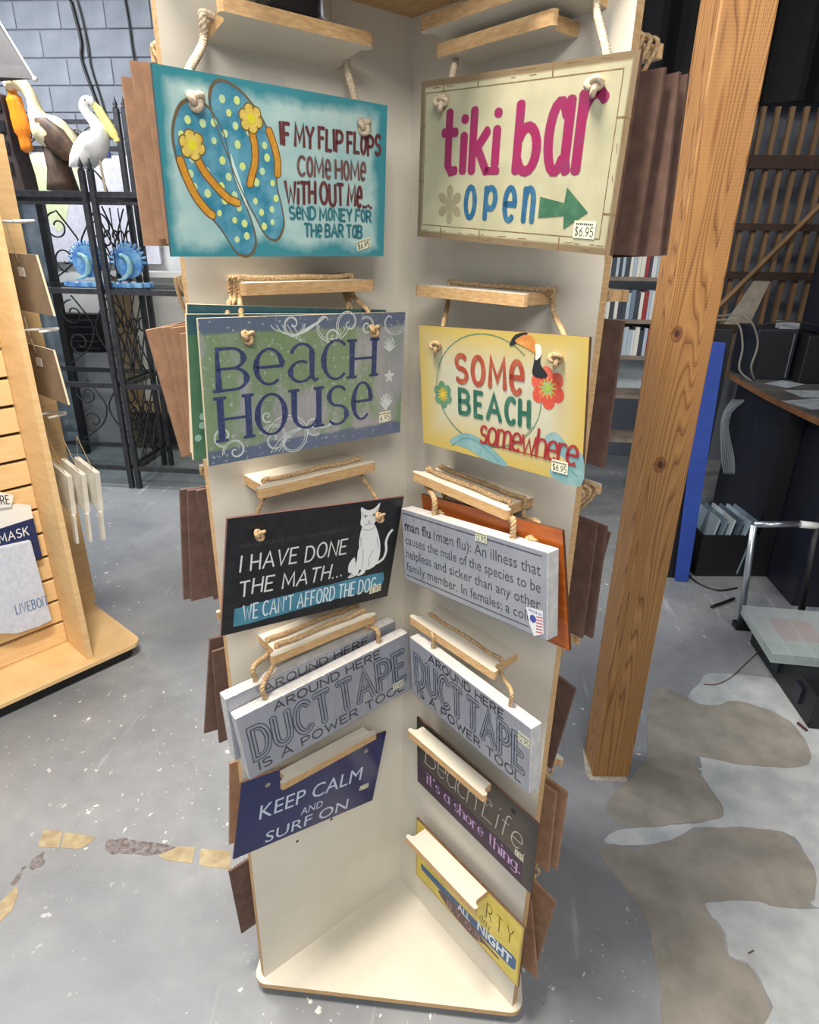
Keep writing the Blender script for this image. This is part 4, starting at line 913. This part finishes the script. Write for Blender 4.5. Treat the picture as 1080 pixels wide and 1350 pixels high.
# pelicans
def pelican(name, label, loc, sc_, cols, face=1, pole=None, stump=False, lean=0, billd=False):
    t = thing(name, label, 'figurine', loc)
    x = lambda a: a*sc_*face
    if billd: body = [((-.40, 0, .02), .01), ((-.34, 0, .08), .12), ((-.26, 0, .18), .19), ((-.13, 0, .30), .23), ((-.02, 0, .38), .22), ((.06, 0, .5), .12), ((.08, 0, .60), .085), ((.10, 0, .70), .075), ((.15, 0, .79), .08), ((.24, 0, .86), .11), ((.32, 0, .85), .105), ((.37, 0, .79), .06)]
    else: body = [((-.36, 0, .02), .01), ((-.3, 0, .1), .12), ((-.2, 0, .22), .22), ((-.05, 0, .34), .25), ((.06, 0, .48), .17), ((.03, 0, .62), .1), ((-.06, 0, .74), .085), ((-.12, 0, .84), .085), ((-.08, 0, .93), .08), ((.0, 0, .93), .07), ((.04, 0, .88), .04)]
    pts = [(x(p[0]), 0, p[2]*sc_) for p, r in body]; rr = [r*sc_*.95 for p, r in body]
    P = spline([Vector(p) for p in pts], 4, False); R2 = [rr[min(len(rr)-1, i//4)]*(1-(i % 4)/4)+rr[min(len(rr)-1, i//4+1)]*((i % 4)/4) for i in range(len(P))]
    MB().tube(P, [(r, r*.92) for r in R2], 14).build('body', cols[0], t, smooth=True)
    if billd:
        bl = [((.34, 0, .82), .06), ((.33, 0, .70), .10), ((.31, 0, .5), .11), ((.29, 0, .3), .08), ((.28, 0, .12), .03)]
    else: bl = [((.0, 0, .92), .05), ((.1, 0, .82), .07), ((.22, 0, .62), .075), ((.32, 0, .44), .05), ((.34, 0, .38), .02)]
    MB().tube(spline([Vector((x(p[0]), 0, p[2]*sc_)) for p, r in bl], 4, False), [(bl[min(len(bl)-1, i//4)][1]*sc_*.5, bl[min(len(bl)-1, i//4)][1]*sc_) for i in range(4*(len(bl)-1)+1)], 12).build('bill', cols[1], t, smooth=True)
    for sy in (-1, 1):
        wg = [((-.48 if billd else -.42), .0 if billd else .02, .01), (-.36 if billd else -.3, .10 if billd else .1, .12), (-.22 if billd else -.16, .24 if billd else .24, .16), (-.08, .4, .1), (0, .46, .02)]
        MB().tube([(x(a), sy*sc_*.17, z*sc_) for a, z, r in wg], [(r*sc_*.35, r*sc_) for a, z, r in wg], 10).build('wing', cols[2], t, smooth=True)
        MB().ell((x(.25 if billd else -.05), sy*sc_*(.10 if billd else .07), (.86 if billd else .93)*sc_), .012*sc_, .012*sc_, .012*sc_, 8).build('eye', 'black', t, smooth=True)
    if pole: MB().tube([(0, 0, .2*sc_), (.01, 0, -pole)], .009, 8).build('pole', 'cream_edge', t)
    if stump: MB().lathe([(.19*sc_, -.30*sc_), (.17*sc_, -.2*sc_), (.14*sc_, -.05*sc_), (.15*sc_, .2*sc_)], (x(-.1), 0, 0), 12).build('stump', cols[3], t, smooth=True)
    return t
M['pel_cream'] = mat('carved_cream', (226, 206, 150), (236, 226, 196), 14, .6, .3, stretch=(1, 1, 3)); M['pel_brown'] = mat('carved_brown', (96, 70, 46), (60, 42, 30), 20, .6, .4)
M['bill'] = mat('orange_bill', (240, 150, 20), (230, 120, 10), 10, .4, stretch=(6, 1, .5), coat=.3); M['bill_y'] = mat('yellow_bill', (224, 212, 120), None, 20, .5)
M['stump'] = mat('stump_wood', (84, 62, 46), (60, 44, 34), 20, .7, .4, stretch=(3, 3, .6)); M['pel_white'] = mat('painted_white', (224, 224, 222), (240, 240, 238), 20, .6)
b_ = at(62, 243, 3.55)
pelican('pelican_figurine', 'carved pelican with long orange bill standing on a brown stump on the rack', (b_.x+.06, 3.55, 2.205+.175), .58, ['pel_cream', 'bill', 'pel_brown', 'stump'], -1, stump=True, billd=True)
b_ = at(110, 195, 3.42)
pelican('pelican_figurine', 'white pelican with pale yellow bill perched on a thin pole', (-2.51, 3.42, 2.335), .44, ['pel_white', 'bill_y', 'pel_white'], 1, pole=.135)
# carved dark timber at the rack's far left
M['driftwood'] = mat('dark_carved_wood', (66, 52, 50), (44, 34, 34), 16, .75, .6, stretch=(2, 2, .5))
for i, (px0, px1, lb) in enumerate(((-40, 14, 'dark carved timber figure on the rack at the left picture edge'), (16, 38, 'dark carved timber figure on the rack just left of the brown pelican'))):
    p = at(px0, 238, 3.6); q = at(px1, 238, 3.6); wd = (q.x-p.x); h_ = .66-.05*i
    t = thing('timber_figure', lb, 'figurine', (p.x, 3.62, 2.198))
    MB().prism([(0, 0), (wd, 0), (wd*.96, .12), (wd*.8, .25), (wd*.75, h_*.7), (wd*.68, h_), (wd*.2, h_+.02), (0, h_*.8)], -.09, .09, lambda a, b, c: (a, c, b)).build('carving', 'driftwood', t, bevel=.012)
    for k in range(4): MB().box((wd*.25, -.098, .12+k*.13), (wd*.6, -.088, .19+k*.13)).build('relief_block', 'black', t)
# blue glass sculpture with dolphin on the second shelf
M['blue_glass'] = mat('blue_glass', (58, 108, 176), (120, 170, 206), 12, .12, coat=.6); M['teal_glass'] = mat('pale_teal_glass', (150, 190, 190), (110, 160, 176), 14, .15, coat=.5)
def glass_sc(x, lb):
    t = thing('glass_sculpture', lb, 'sculpture', (x, 3.45, 1.557))
    MB().prism([((.17+.014*math.sin(q*5))*math.cos(2*PI*q/60), (.11+.01*math.sin(q*5))*math.sin(2*PI*q/60)) for q in range(60)], 0, .035).build('wavy_base', 'blue_glass', t, bevel=.004)
    MB().prism([(.11*math.cos(2*PI*q/30), .15+.11*math.sin(2*PI*q/30)) for q in range(30)], -.015, .015, lambda a, b, c: (a, c+.03, b+.02)).build('disc', 'blue_glass', t, bevel=.004)
    for q in range(13):
        an = PI*q/12; MB().tube([(.10*math.cos(an), .03, .17+.10*math.sin(an)), (.145*math.cos(an), .03, .17+.15*math.sin(an))], [.014, .01], 7).build('wave_spike', 'blue_glass', t, smooth=True)
    D = [((-.08, -.02, .05), .004), ((-.03, -.02, .06), .012), ((.02, -.02, .1), .02), ((.035, -.02, .16), .02), ((.01, -.02, .21), .012), ((-.04, -.02, .225), .003)]
    MB().tube(spline([Vector(p) for p, r in D], 4, False), [D[min(5, i//4)][1]+.003 for i in range(21)], 8).build('dolphin', 'teal_glass', t, smooth=True)
p = at(118, 380, 3.45); glass_sc(p.x, 'blue glass sculpture of a dolphin in a wave on the left rack')
p = at(160, 380, 3.45); glass_sc(p.x+.07, 'blue glass wave sculpture on the right rack behind the iron side scrolls')
# ================================================================= behind the racks
M['canvas_pale'] = mat('pale_canvas', (214, 212, 222), (198, 196, 208), 26, .8, .1); M['leafy'] = mat('leaf_paint', (206, 212, 160), (222, 226, 196), 12, .8)
a_, b_ = at(52, 345, 4.7), at(172, 205, 4.7)
pt = thing('canvas_painting', 'large pale lilac canvas with a yellow green leaf shape behind the racks', 'painting', (a_.x, 4.74, a_.z))
PW, PH = b_.x-a_.x+.15, b_.z-a_.z
MB().box((0, -.03, 0), (PW, .02, PH)).build('canvas', 'canvas_pale', pt)
MB().prism([tuple(v) for v in spline([(PW*.05, PH*.98), (PW*.1, PH*.5), (PW*.22, PH*.3), (PW*.35, PH*.6), (PW*.5, PH*.75), (PW*.4, PH*.98)], 4)], .030, .032, lambda x, y, c: (x, -c, y)).build('leaf_print', 'leafy', pt)
MB().prism([(PW*.5+.26*math.cos(PI*q/14), PH-.01+.16*math.sin(PI*q/14)) for q in range(15)], .031, .045, lambda x, y, c: (x, -c, y)).build('navy_arch', mat('navy_cloth', (44, 50, 116), None, 20, .7), pt)
cab = thing('white_cabinet', 'white open-fronted cabinet with pale wood trim standing behind the iron racks', 'cabinet', (-3.15, 4.35, 0))
M['trimwood'] = mat('trim_wood', (186, 160, 124), (170, 144, 108), 10, .6, stretch=(1, 1, .2))
MB().box((.06, .3, .08), (1.6, .34, 1.62)).build('back_panel', 'white', cab)
MB().box((0, 0, .001), (.07, .34, 1.62)).build('stile', 'trimwood', cab); MB().box((.07, 0, 1.58), (1.6, .3, 1.62)).build('top_rail', 'white', cab)
MB().box((.07, 0, .36), (1.6, .3, .40)).build('shelf', 'trimwood', cab)
tag(MB().box((-3.02, 4.36, .002), (-2.0, 4.6, .355)).build('black_box', 'black', bevel=.01), 'low black box in the bottom of the white cabinet', 'box')
a_ = at(48, 462, 4.45); b_ = at(128, 415, 4.45)
ht = thing('slatted_heater', 'black heater with horizontal slats on a grey box behind the left rack', 'heater', (a_.x-.2, 4.45, a_.z))
HW = b_.x-a_.x+.2; HHt = b_.z-a_.z
MB().box((0, .02, 0), (HW, .15, HHt)).build('case', 'black', ht)
M['slatblk'] = mat('heater_slat', (60, 62, 68), None, 20, .4)
for q in range(5): MB().box((.02, -.005, .03+q*HHt/5.4), (HW-.02, .02, .045+q*HHt/5.4)).build('heater_slat', 'slatblk', ht)
M['greybox'] = mat('grey_plastic', (150, 152, 158), None, 20, .5)
tag(MB().box((a_.x-.22, 4.4, .001), (a_.x+HW-.05, 4.62, a_.z-.001)).build('grey_box', 'greybox', bevel=.01), 'tall grey box carrying the black slatted heater', 'box')
a_ = at(60, 600, 3.8)
M['bluegrey'] = mat('blue_grey_cloth', (150, 160, 180), (176, 182, 196), 6, .7, .3)
for i, (px, py, r, lb) in enumerate(((96, 575, .2, 'pale blue folded cloth bundle under the left rack'),)):
    p = onz(px, py-8, .2); t = MB(); t.ell((0, 0, .14), r*1.2, r, .14, 16); o = t.build('cloth_bundle', 'bluegrey', smooth=True, loc=(p.x-.15, 3.62, .197)); tag(o, lb, 'cloth')
# dark upright and clutter between gondola and rack
p = at(62, 300, 4.1)
MB_ = thing('mirror_panel', 'tall narrow black-edged mirror panel standing left of the glass sculpture', 'mirror', (p.x-.42, 4.1, 0))
MB().box((0, 0, .001), (.36, .03, 2.15)).build('mirror_glass', mat('mirror_glass', (150, 160, 168), (120, 130, 138), 4, .15, metal=.6), MB_)
MB().box((.36, -.01, .001), (.42, .04, 2.15)).build('edge_frame', 'black', MB_)
# cables on the wall
for i, (px, lb) in enumerate(((( (93, 0), (98, 18), (107, 55), (108, 80), (125, 128), (133, 150)), 'thicker black cable hanging on the block wall'), (((100, -4), (107, 20), (116, 60), (120, 88), (133, 130), (142, 160)), 'thinner black cable hanging beside the thicker one'), (((164, -5), (170, 30), (174, 60), (177, 78), (180, 110)), 'straight black cable on the block wall next to the stand'))):
    mb = MB().tube(spline([at(x, y, WY-.03) for x, y in px], 4, False), (.012, .007, .008)[i], 6)
    tag(mb.build('wall_cable', 'black', smooth=True), lb, 'cable')
# grey hanging shade
M['shade'] = mat('grey_film_shade', (98, 94, 92), (114, 110, 108), 5, .3, coat=.3)
c_ = at(46, 104, 2.6)
sh = thing('lamp_hood', 'grey four-sided tent-like shade hanging at the upper left corner', 'lampshade', (c_.x-.5, 2.6, c_.z))
q_ = [(-.5, 0, 0), (-.1, -.14, 0), (.5, 0, 0), (-.1, .14, 0)]; up_ = [(-.03, 0, .86), (0, -.03, .86), (.03, 0, .86), (0, .03, .86)]
for i in range(4):
    a, b, c, d = q_[i], q_[(i+1) % 4], up_[(i+1) % 4], up_[i]
    MB().add([a, b, c, d]+[(v[0]*.985, v[1]*.985, v[2]) for v in (a, b, c, d)], [(0, 1, 2, 3), (7, 6, 5, 4), (0, 4, 5, 1), (3, 2, 6, 7), (0, 3, 7, 4), (1, 5, 6, 2)]).build('shade_panel', 'shade', sh)
    MB().tube([a, d], .006, 6).build('shade_rib', 'white', sh)
MB().tube([(0, 0, .84), (0, 0, 4.3-c_.z)], .006, 6).build('hanging_wire', 'black', sh)
MB().ell((.5, 0, 0), .014, .014, .014, 8).build('corner_clip', 'white', sh, smooth=True)
# small black and steel lamp clip at the top of the left wing
lc = thing('clip_lamp', 'small black lamp with a steel rim at the top of the left wing', 'lamp', mw=wmat(EL*.275+ER*.055+UZ*2.235, -EL, ER))
MB().prism(rrect(-.06, -.02, .03, .02, .008), -.02, .02, lambda a, b, c: (a, c, b)).build('housing', 'black', lc, bevel=.004)
MB().prism(rrect(.03, -.022, .05, .022, .008), -.022, .022, lambda a, b, c: (a, c, b)).build('rim', 'chrome', lc, bevel=.004)
MB().tube([(0, .015, 0), (0, .056, .01)], .006, 6).build('bracket', 'black', lc)
# ================================================================= RIGHT BACKGROUND
M['shelfwood'] = mat('dusty_shelf', (112, 100, 88), (136, 124, 110), 10, .7)
sr = thing('case_shelf', 'wooden shelf unit full of slim cases seen between stand and post', 'shelf', (.80, 3.2, 0))
MB().box((0, .26, .9), (.74, .28, 2.6)).build('back_board', mat('blue_white_back', (196, 206, 214), (170, 184, 196), 8, .4), sr)
for sx in (0, .72): MB().box((sx, 0, .001), (sx+.02, .26, 2.6)).build('side', 'shelfwood', sr)
SZ = [.6, .92, 1.19, 1.43, 1.70, 1.97, 2.3]
for z in SZ: MB().box((.02, 0, z-.012), (.72, .26, z+.012)).build('shelf_board', 'shelfwood', sr)
CC = (('white', (206, 210, 214)), ('pale blue', (170, 186, 200)), ('dark grey', (60, 66, 76)), ('cream', (216, 216, 206)), ('red', (150, 50, 54)), ('slate blue', (110, 126, 146)))
cm = [mat('case_'+n_.replace(' ', '_'), c, None, 20, .35) for n_, c in CC]; cp = {}
ORN = 'first second third fourth fifth sixth seventh eighth ninth tenth eleventh twelfth thirteenth fourteenth fifteenth sixteenth seventeenth eighteenth nineteenth twentieth'.split()
for z, rowname in ((1.19, 'lowest'), (1.43, 'middle'), (1.70, 'upper')):
    x = .95+.06*(z < 1.5); i = 0
    while x < 1.45 and i < 20:
        h = .16+.03*rnd.random(); t_ = rnd.choice((.018, .022, .028)); k = rnd.choice((0, 0, 1, 1, 2, 3, 3, 4, 5))
        if k not in cp: o = MB().box((0, 0, 0), (1, .14, .17)).build('slim_case', cm[k]); cp[k] = o
        else: o = cp[k].copy(); col.objects.link(o)
        o.location = (x, 3.23, z+.0125); o.scale = (t_, 1, h/.17); tag(o, '%s slim case, %s from the left on the %s filled shelf behind' % (CC[k][0], ORN[i], rowname), 'case', 'slim cases on the shelf behind')
        x += t_+.002; i += 1
# black curtain, rafters of the lumber rack
cur = MB(); pts = [(i*.05, .05*math.sin(i*.9)+.03*math.sin(i*.37)) for i in range(70)]
cur.prism(pts+[(x, y+.02) for x, y in pts[::-1]], 0, 1.38); cur = cur.build('black_drape', mat('black_cloth', (13, 14, 17), (20, 21, 25), 4, .8), loc=(1.15, 4.5, 2.92)); tag(cur, 'black drape hanging from the ceiling behind the wooden post', 'drape')
M['stud'] = mat('stud_wood', (150, 118, 86), (126, 98, 70), 6, .7, stretch=(2, 2, .3)); M['darkboard'] = mat('dark_board', (74, 54, 44), (60, 44, 36), 6, .7)
lr = thing('lumber_rack', 'open lumber rack of thin upright studs and dark cross boards right of the post', 'rack', (1.75, 4.2, 0))
for i in range(16): MB().box((.1+i*.1, .05, .9), (.13+i*.1, .09, 2.85-(0 if i > 3 else (3-i)*.16))).build('stud', 'stud', lr)
for z, h in ((2.49, .09), (2.05, .05), (1.70, .055), (1.3, .05)): MB().box((0.1, 0, z-h/2), (1.75, .045, z+h/2)).build('cross_board', 'darkboard', lr)
MB().tube([(.22, -.03, 1.32), (1.05, -.03, 2.36)], .022, 4).build('diagonal_brace', 'stud', lr)
for sx in (.06, 1.72): MB().box((sx, 0, .001), (sx+.05, .09, 2.9)).build('upright', 'darkboard', lr)
MB().prism([(.42, 1.32), (.62, 1.32), (.72, 1.70), (.60, 1.70), (.52, 1.52)], 0, .01, lambda x, y, c: (x, .03+c, y)).build('paper_sheet', mat('old_paper', (190, 182, 168), (160, 150, 134), 8, .8), lr)
M['ply'] = mat('plywood', (120, 106, 84), None, 5, .8)
tag(MB().prism([(0, 0), (.34, .25), (.34, .75), (0, .85)], 0, .012, lambda x, y, c: (x, c, y)).build('plywood_sheet', 'ply', loc=(1.72, 4.17, 2.1)), 'dull plywood sheet fixed to the lumber rack behind the post', 'board')
# counter
M['ctop'] = mat('counter_top', (96, 94, 92), (76, 74, 74), 8, .5); M['cedge'] = mat('counter_edge', (128, 88, 56), (112, 76, 50), 12, .4); M['darkblue'] = mat('dark_case', (20, 24, 36), (26, 30, 42), 6, .45)
ct = thing('counter', 'dark counter with a curved wooden edge at the right', 'counter', (1.93, 2.1, 0))
edge = [tuple(v) for v in spline([(.05, -.35), (.0, -.1), (-.02, .2), (-.03, .5), (-.02, .9), (.0, 1.2), (.1, 1.4)], 5, False)]
MB().prism([(1.4, -.35)]+edge+[(1.4, 1.4)], 1.065, 1.10, cap=0, side=1).build('counter_top', ['ctop', 'cedge'], ct)
MB().box((.12, -.1, .001), (1.3, 1.3, 1.064)).build('cabinet', 'darkblue', ct)
MB().box((.02, .25, .001), (.115, .29, 1.06)).build('leg_panel', 'black', ct)
for i, (x, y, rz, w_, h_) in enumerate(((2.08, 2.35, .4, .3, .21), (2.2, 2.62, .1, .28, .2), (2.14, 2.9, .7, .21, .15), (2.36, 2.35, -.2, .28, .2))):
    o = MB().box((-w_/2, -h_/2, 0), (w_/2, h_/2, .001)).build('paper', mat('paper%d' % i, (176, 184, 190), (140, 148, 158), 14, .6), loc=(x, y, 1.101+.0011*i)); o.rotation_euler = (0, 0, rz)
    tag(o, ('long sheet of paper nearest the counter edge', 'sheet of paper in the middle of the counter', 'smaller sheet of paper toward the back of the counter', 'sheet of paper at the right end of the counter')[i], 'paper')
def dbox(name, lb, lo, hi, m_, cat='box', bev=.006, extra=None):
    c0 = ((lo[0]+hi[0])/2, (lo[1]+hi[1])/2, lo[2]); t = thing(name, lb, cat, c0)
    L_ = [lo[i]-c0[i] for i in range(3)]; H_ = [hi[i]-c0[i] for i in range(3)]
    MB().box(L_, H_).build('case', m_, t, bevel=bev)
    if extra: extra(t, L_, H_)
    return t
def front(t, L_, H_):
    MB().box((L_[0]+.02, L_[1]-.004, L_[2]+.02), (H_[0]-.02, L_[1]+.001, H_[2]-.02)).build('front_panel', 'black', t)
    MB().box((H_[0]-.03, L_[1]-.007, L_[2]+.02), (H_[0]-.024, L_[1]-.003, H_[2]-.02)).build('trim_strip', 'chrome', t)
dbox('computer_tower', 'black computer case standing at the back of the counter', (1.97, 3.05, 1.101), (2.22, 3.4, 1.42), 'darkblue', 'computer', extra=front)
dbox('computer_tower', 'second black case at the right of the counter back', (2.24, 2.95, 1.101), (2.6, 3.3, 1.40), 'black', 'computer', extra=front)
dbox('speaker', 'tall dark blue cabinet stacked on the black cases at the right edge', (2.33, 3.0, 1.402), (2.75, 3.3, 2.25), 'darkblue', 'speaker', extra=front)
dbox('power_adapter', 'pale grey plastic box lying on top of the black cases', (2.10, 3.06, 1.422), (2.22, 3.14, 1.47), 'greybox', 'adapter', extra=lambda t, a, b: MB().box((b[0], a[1], .005), (b[0]+.008, b[1], .045)).build('plug', 'black', t))
for i, P in enumerate(([(1.72, 3.25, 1.47), (1.85, 3.0, 1.5), (1.95, 2.98, 1.35), (1.93, 2.95, 1.2), (1.98, 2.98, 1.11)], [(1.7, 3.2, 1.45), (1.82, 3.05, 1.46), (1.87, 3.0, 1.32), (1.86, 2.95, 1.18), (1.94, 2.92, 1.11)])):
    tag(MB().tube(spline([Vector(v) for v in P], 5, False), .007, 6).build('cable', mat('grey_cable%d' % i, (110, 108, 100), None), smooth=True), ('grey cable looping down the left side of the computer case', 'second grey cable nearer the post beside the computer case')[i], 'cable')
tag(MB().tube(spline([Vector(v) for v in ((1.95, 3.1, 1.43), (2.1, 3.02, 1.475), (2.3, 2.98, 1.46), (2.5, 2.97, 1.42))], 5, False), .006, 6).build('cable', 'black', smooth=True), 'black cable lying over the tops of the computer cases', 'cable')
mb = MB()
for q in range(6): mb.tube([(2.35+.07*math.cos(a)*(1+.1*q), 2.55+.06*math.sin(a), 1.125+.008*q+.01*math.sin(3*a)) for a in [2*PI*i/16 for i in range(16)]], .006, 5, closed=True)
tag(mb.build('cable_coil', 'black', smooth=True), 'tangled black cable coil lying on the counter papers', 'cable')
# bundle of grey cable under the counter
mb = MB()
for q in range(7): mb.tube(spline([Vector((1.86+.012*q, 2.95, .98)), Vector((1.80+.006*q, 2.9, .86)), Vector((1.83+.012*q, 2.85, .62)), Vector((1.87+.01*q, 2.85, .5))], 4, False), .007, 5)
tag(mb.build('cable_bundle', mat('pale_cable', (130, 136, 142), None), smooth=True), 'bundle of grey cables hanging below the counter behind the blue board', 'cable')
# blue board
M['blue'] = mat('blue_paint', (44, 74, 158), (40, 66, 146), 8, .5)
tag(MB().prism([(1.458, .003), (1.534, .003), (1.475, 1.435), (1.369, 1.44)], 2.215, 2.24, lambda x, y, c: (x, c, y)).build('blue_board', 'blue', bevel=.002), 'upright blue painted board leaning behind the wooden post', 'board')
tag(MB().box((1.40, 2.26, .001), (1.52, 2.5, 1.5)).build('folding_screen', 'black', bevel=.004), 'black panel standing right behind the blue board', 'panel')
# crate with flat sleeves
cr = thing('crate', 'black open crate on the floor between blue board and steel frame', 'crate', (1.60, 2.3, 0), .12)
for lo, hi in (((0, 0, .001), (.36, .012, .28)), ((0, .33, .001), (.36, .342, .28)), ((0, .012, .001), (.012, .33, .28)), ((.348, .012, .001), (.36, .33, .28)), ((.012, .012, .001), (.348, .33, .012))): MB().box(lo, hi).build('crate_side', 'black', cr)
slv = [mat('sleeve%d' % i, c, None, 20, .5) for i, c in enumerate(((150, 168, 184), (110, 130, 148), (176, 190, 200), (80, 96, 112)))]
W8 = ['leftmost', 'second from left', 'third from left', 'fourth from left', 'fifth from left', 'rightmost']
for i in range(6):
    o = MB().box((0, 0, 0), (.012, .29, .36)).build('flat_sleeve', slv[i % 4], loc=(1.63+.045*i, 2.33, .02)); o.rotation_euler = (0, .16, .12); tag(o, 'pale bluish flat sleeve in the black crate, '+W8[i], 'sleeve')
# steel frame
sf = thing('steel_frame', 'upright steel tube frame standing left of the clear organizer box', 'frame', (1.66, 1.72, 0))
MB().tube([(0, 0, .03), (-.055, 0, .61)], .017, 12).build('frame_leg', 'chrome', sf, smooth=True)
MB().tube([(-.055, 0, .61), (.17, 0, .625)], .016, 12).build('frame_bar', 'chrome', sf, smooth=True); MB().box((-.03, -.03, .001), (.045, .03, .032)).build('rubber_foot', 'black', sf)
MB().tube([(.3, .0, .03), (.25, 0, .62)], .017, 12).build('frame_leg', 'black', sf, smooth=True); MB().tube([(.165, 0, .624), (.25, 0, .62)], .018, 10).build('grip', 'white', sf, smooth=True)
# black unit + clear organizer
q1, q2 = onz(1000, 868), onz(1078, 962)
dbox('trunk', 'low black trunk on the floor under the clear organizer box', (1.66, .93, .001), (2.4, 1.58, .165), 'black', 'trunk', extra=lambda t, a, b: [MB().box((a[0]-.012, a[1]+.1+.22*i, .05), (a[0], a[1]+.16+.22*i, .13)).build('latch', 'darkblue', t) for i in range(2)])
mm_, nt_, bs_ = nodes('clear_plastic'); bs_.inputs[0].default_value = lin((196, 204, 204)); bs_.inputs['Roughness'].default_value = .2; bs_.inputs['Alpha'].default_value = .3; M['clearp'] = mm_
og = thing('organizer_box', 'clear plastic compartment box with red contents on the black trunk', 'box', (1.56, 1.16, .168), -.05)
MB().box((0, 0, 0), (.5, .42, .003)).box((0, 0, .003), (.5, .003, .045)).box((0, .417, .003), (.5, .42, .045)).box((0, .003, .003), (.003, .417, .045)).box((.497, .003, .003), (.5, .417, .045)).build('tray', 'clearp', og)
MB().box((-.003, -.003, .046), (.503, .423, .052)).build('lid', 'clearp', og, bevel=.002)
for i in range(4): MB().box((.09+i*.1, .004, .004), (.093+i*.1, .416, .04)).build('divider', 'clearp', og)
MB().box((.12, .2, .004), (.3, .35, .03)).build('red_contents', mat('red_parts', (150, 50, 60), (120, 40, 48), 80, .6, .5), og)
MB().box((.01, .01, .004), (.49, .15, .02)).build('teal_contents', mat('teal_parts', (60, 110, 110), (90, 130, 126), 60, .5, .5), og)
MB().box((.2, -.012, .02), (.26, -.002, .05)).build('latch', 'clearp', og)
# floor litter
def fc(name, lb, pts, r, m_='black', z=None, cat='cable'):
    z = r+.001 if z is None else z
    P = [onz(x, y, z) for x, y in pts]; tag(MB().tube(spline(P, 5, False), r, 7).build(name, m_, smooth=True), lb, cat)
fc('floor_cable', 'thin black cable curving over the floor beside the blue board', [(905, 690), (907, 715), (903, 745), (915, 765), (945, 778), (972, 775)], .005)
fc('marker_pen', 'black marker pen lying on the floor by the steel frame', [(938, 800), (953, 795), (968, 789)], .009, cat='pen')
fc('floor_wire', 'thin brown wire lying on the floor below the steel frame', [(928, 902), (945, 902), (965, 892), (985, 873), (1003, 856)], .0022, 'mdf_side')
fc('leaf_scrap', 'small dark red scrap on the white paint at the right', [(1052, 953), (1058, 958), (1064, 963)], .006, mat('darkred', (70, 24, 26), None), cat='scrap')
fc('wood_splinter', 'tiny dark splinter on the white paint at the lower right', [(987, 1257), (994, 1253)], .0022, 'mdf_side', cat='scrap')
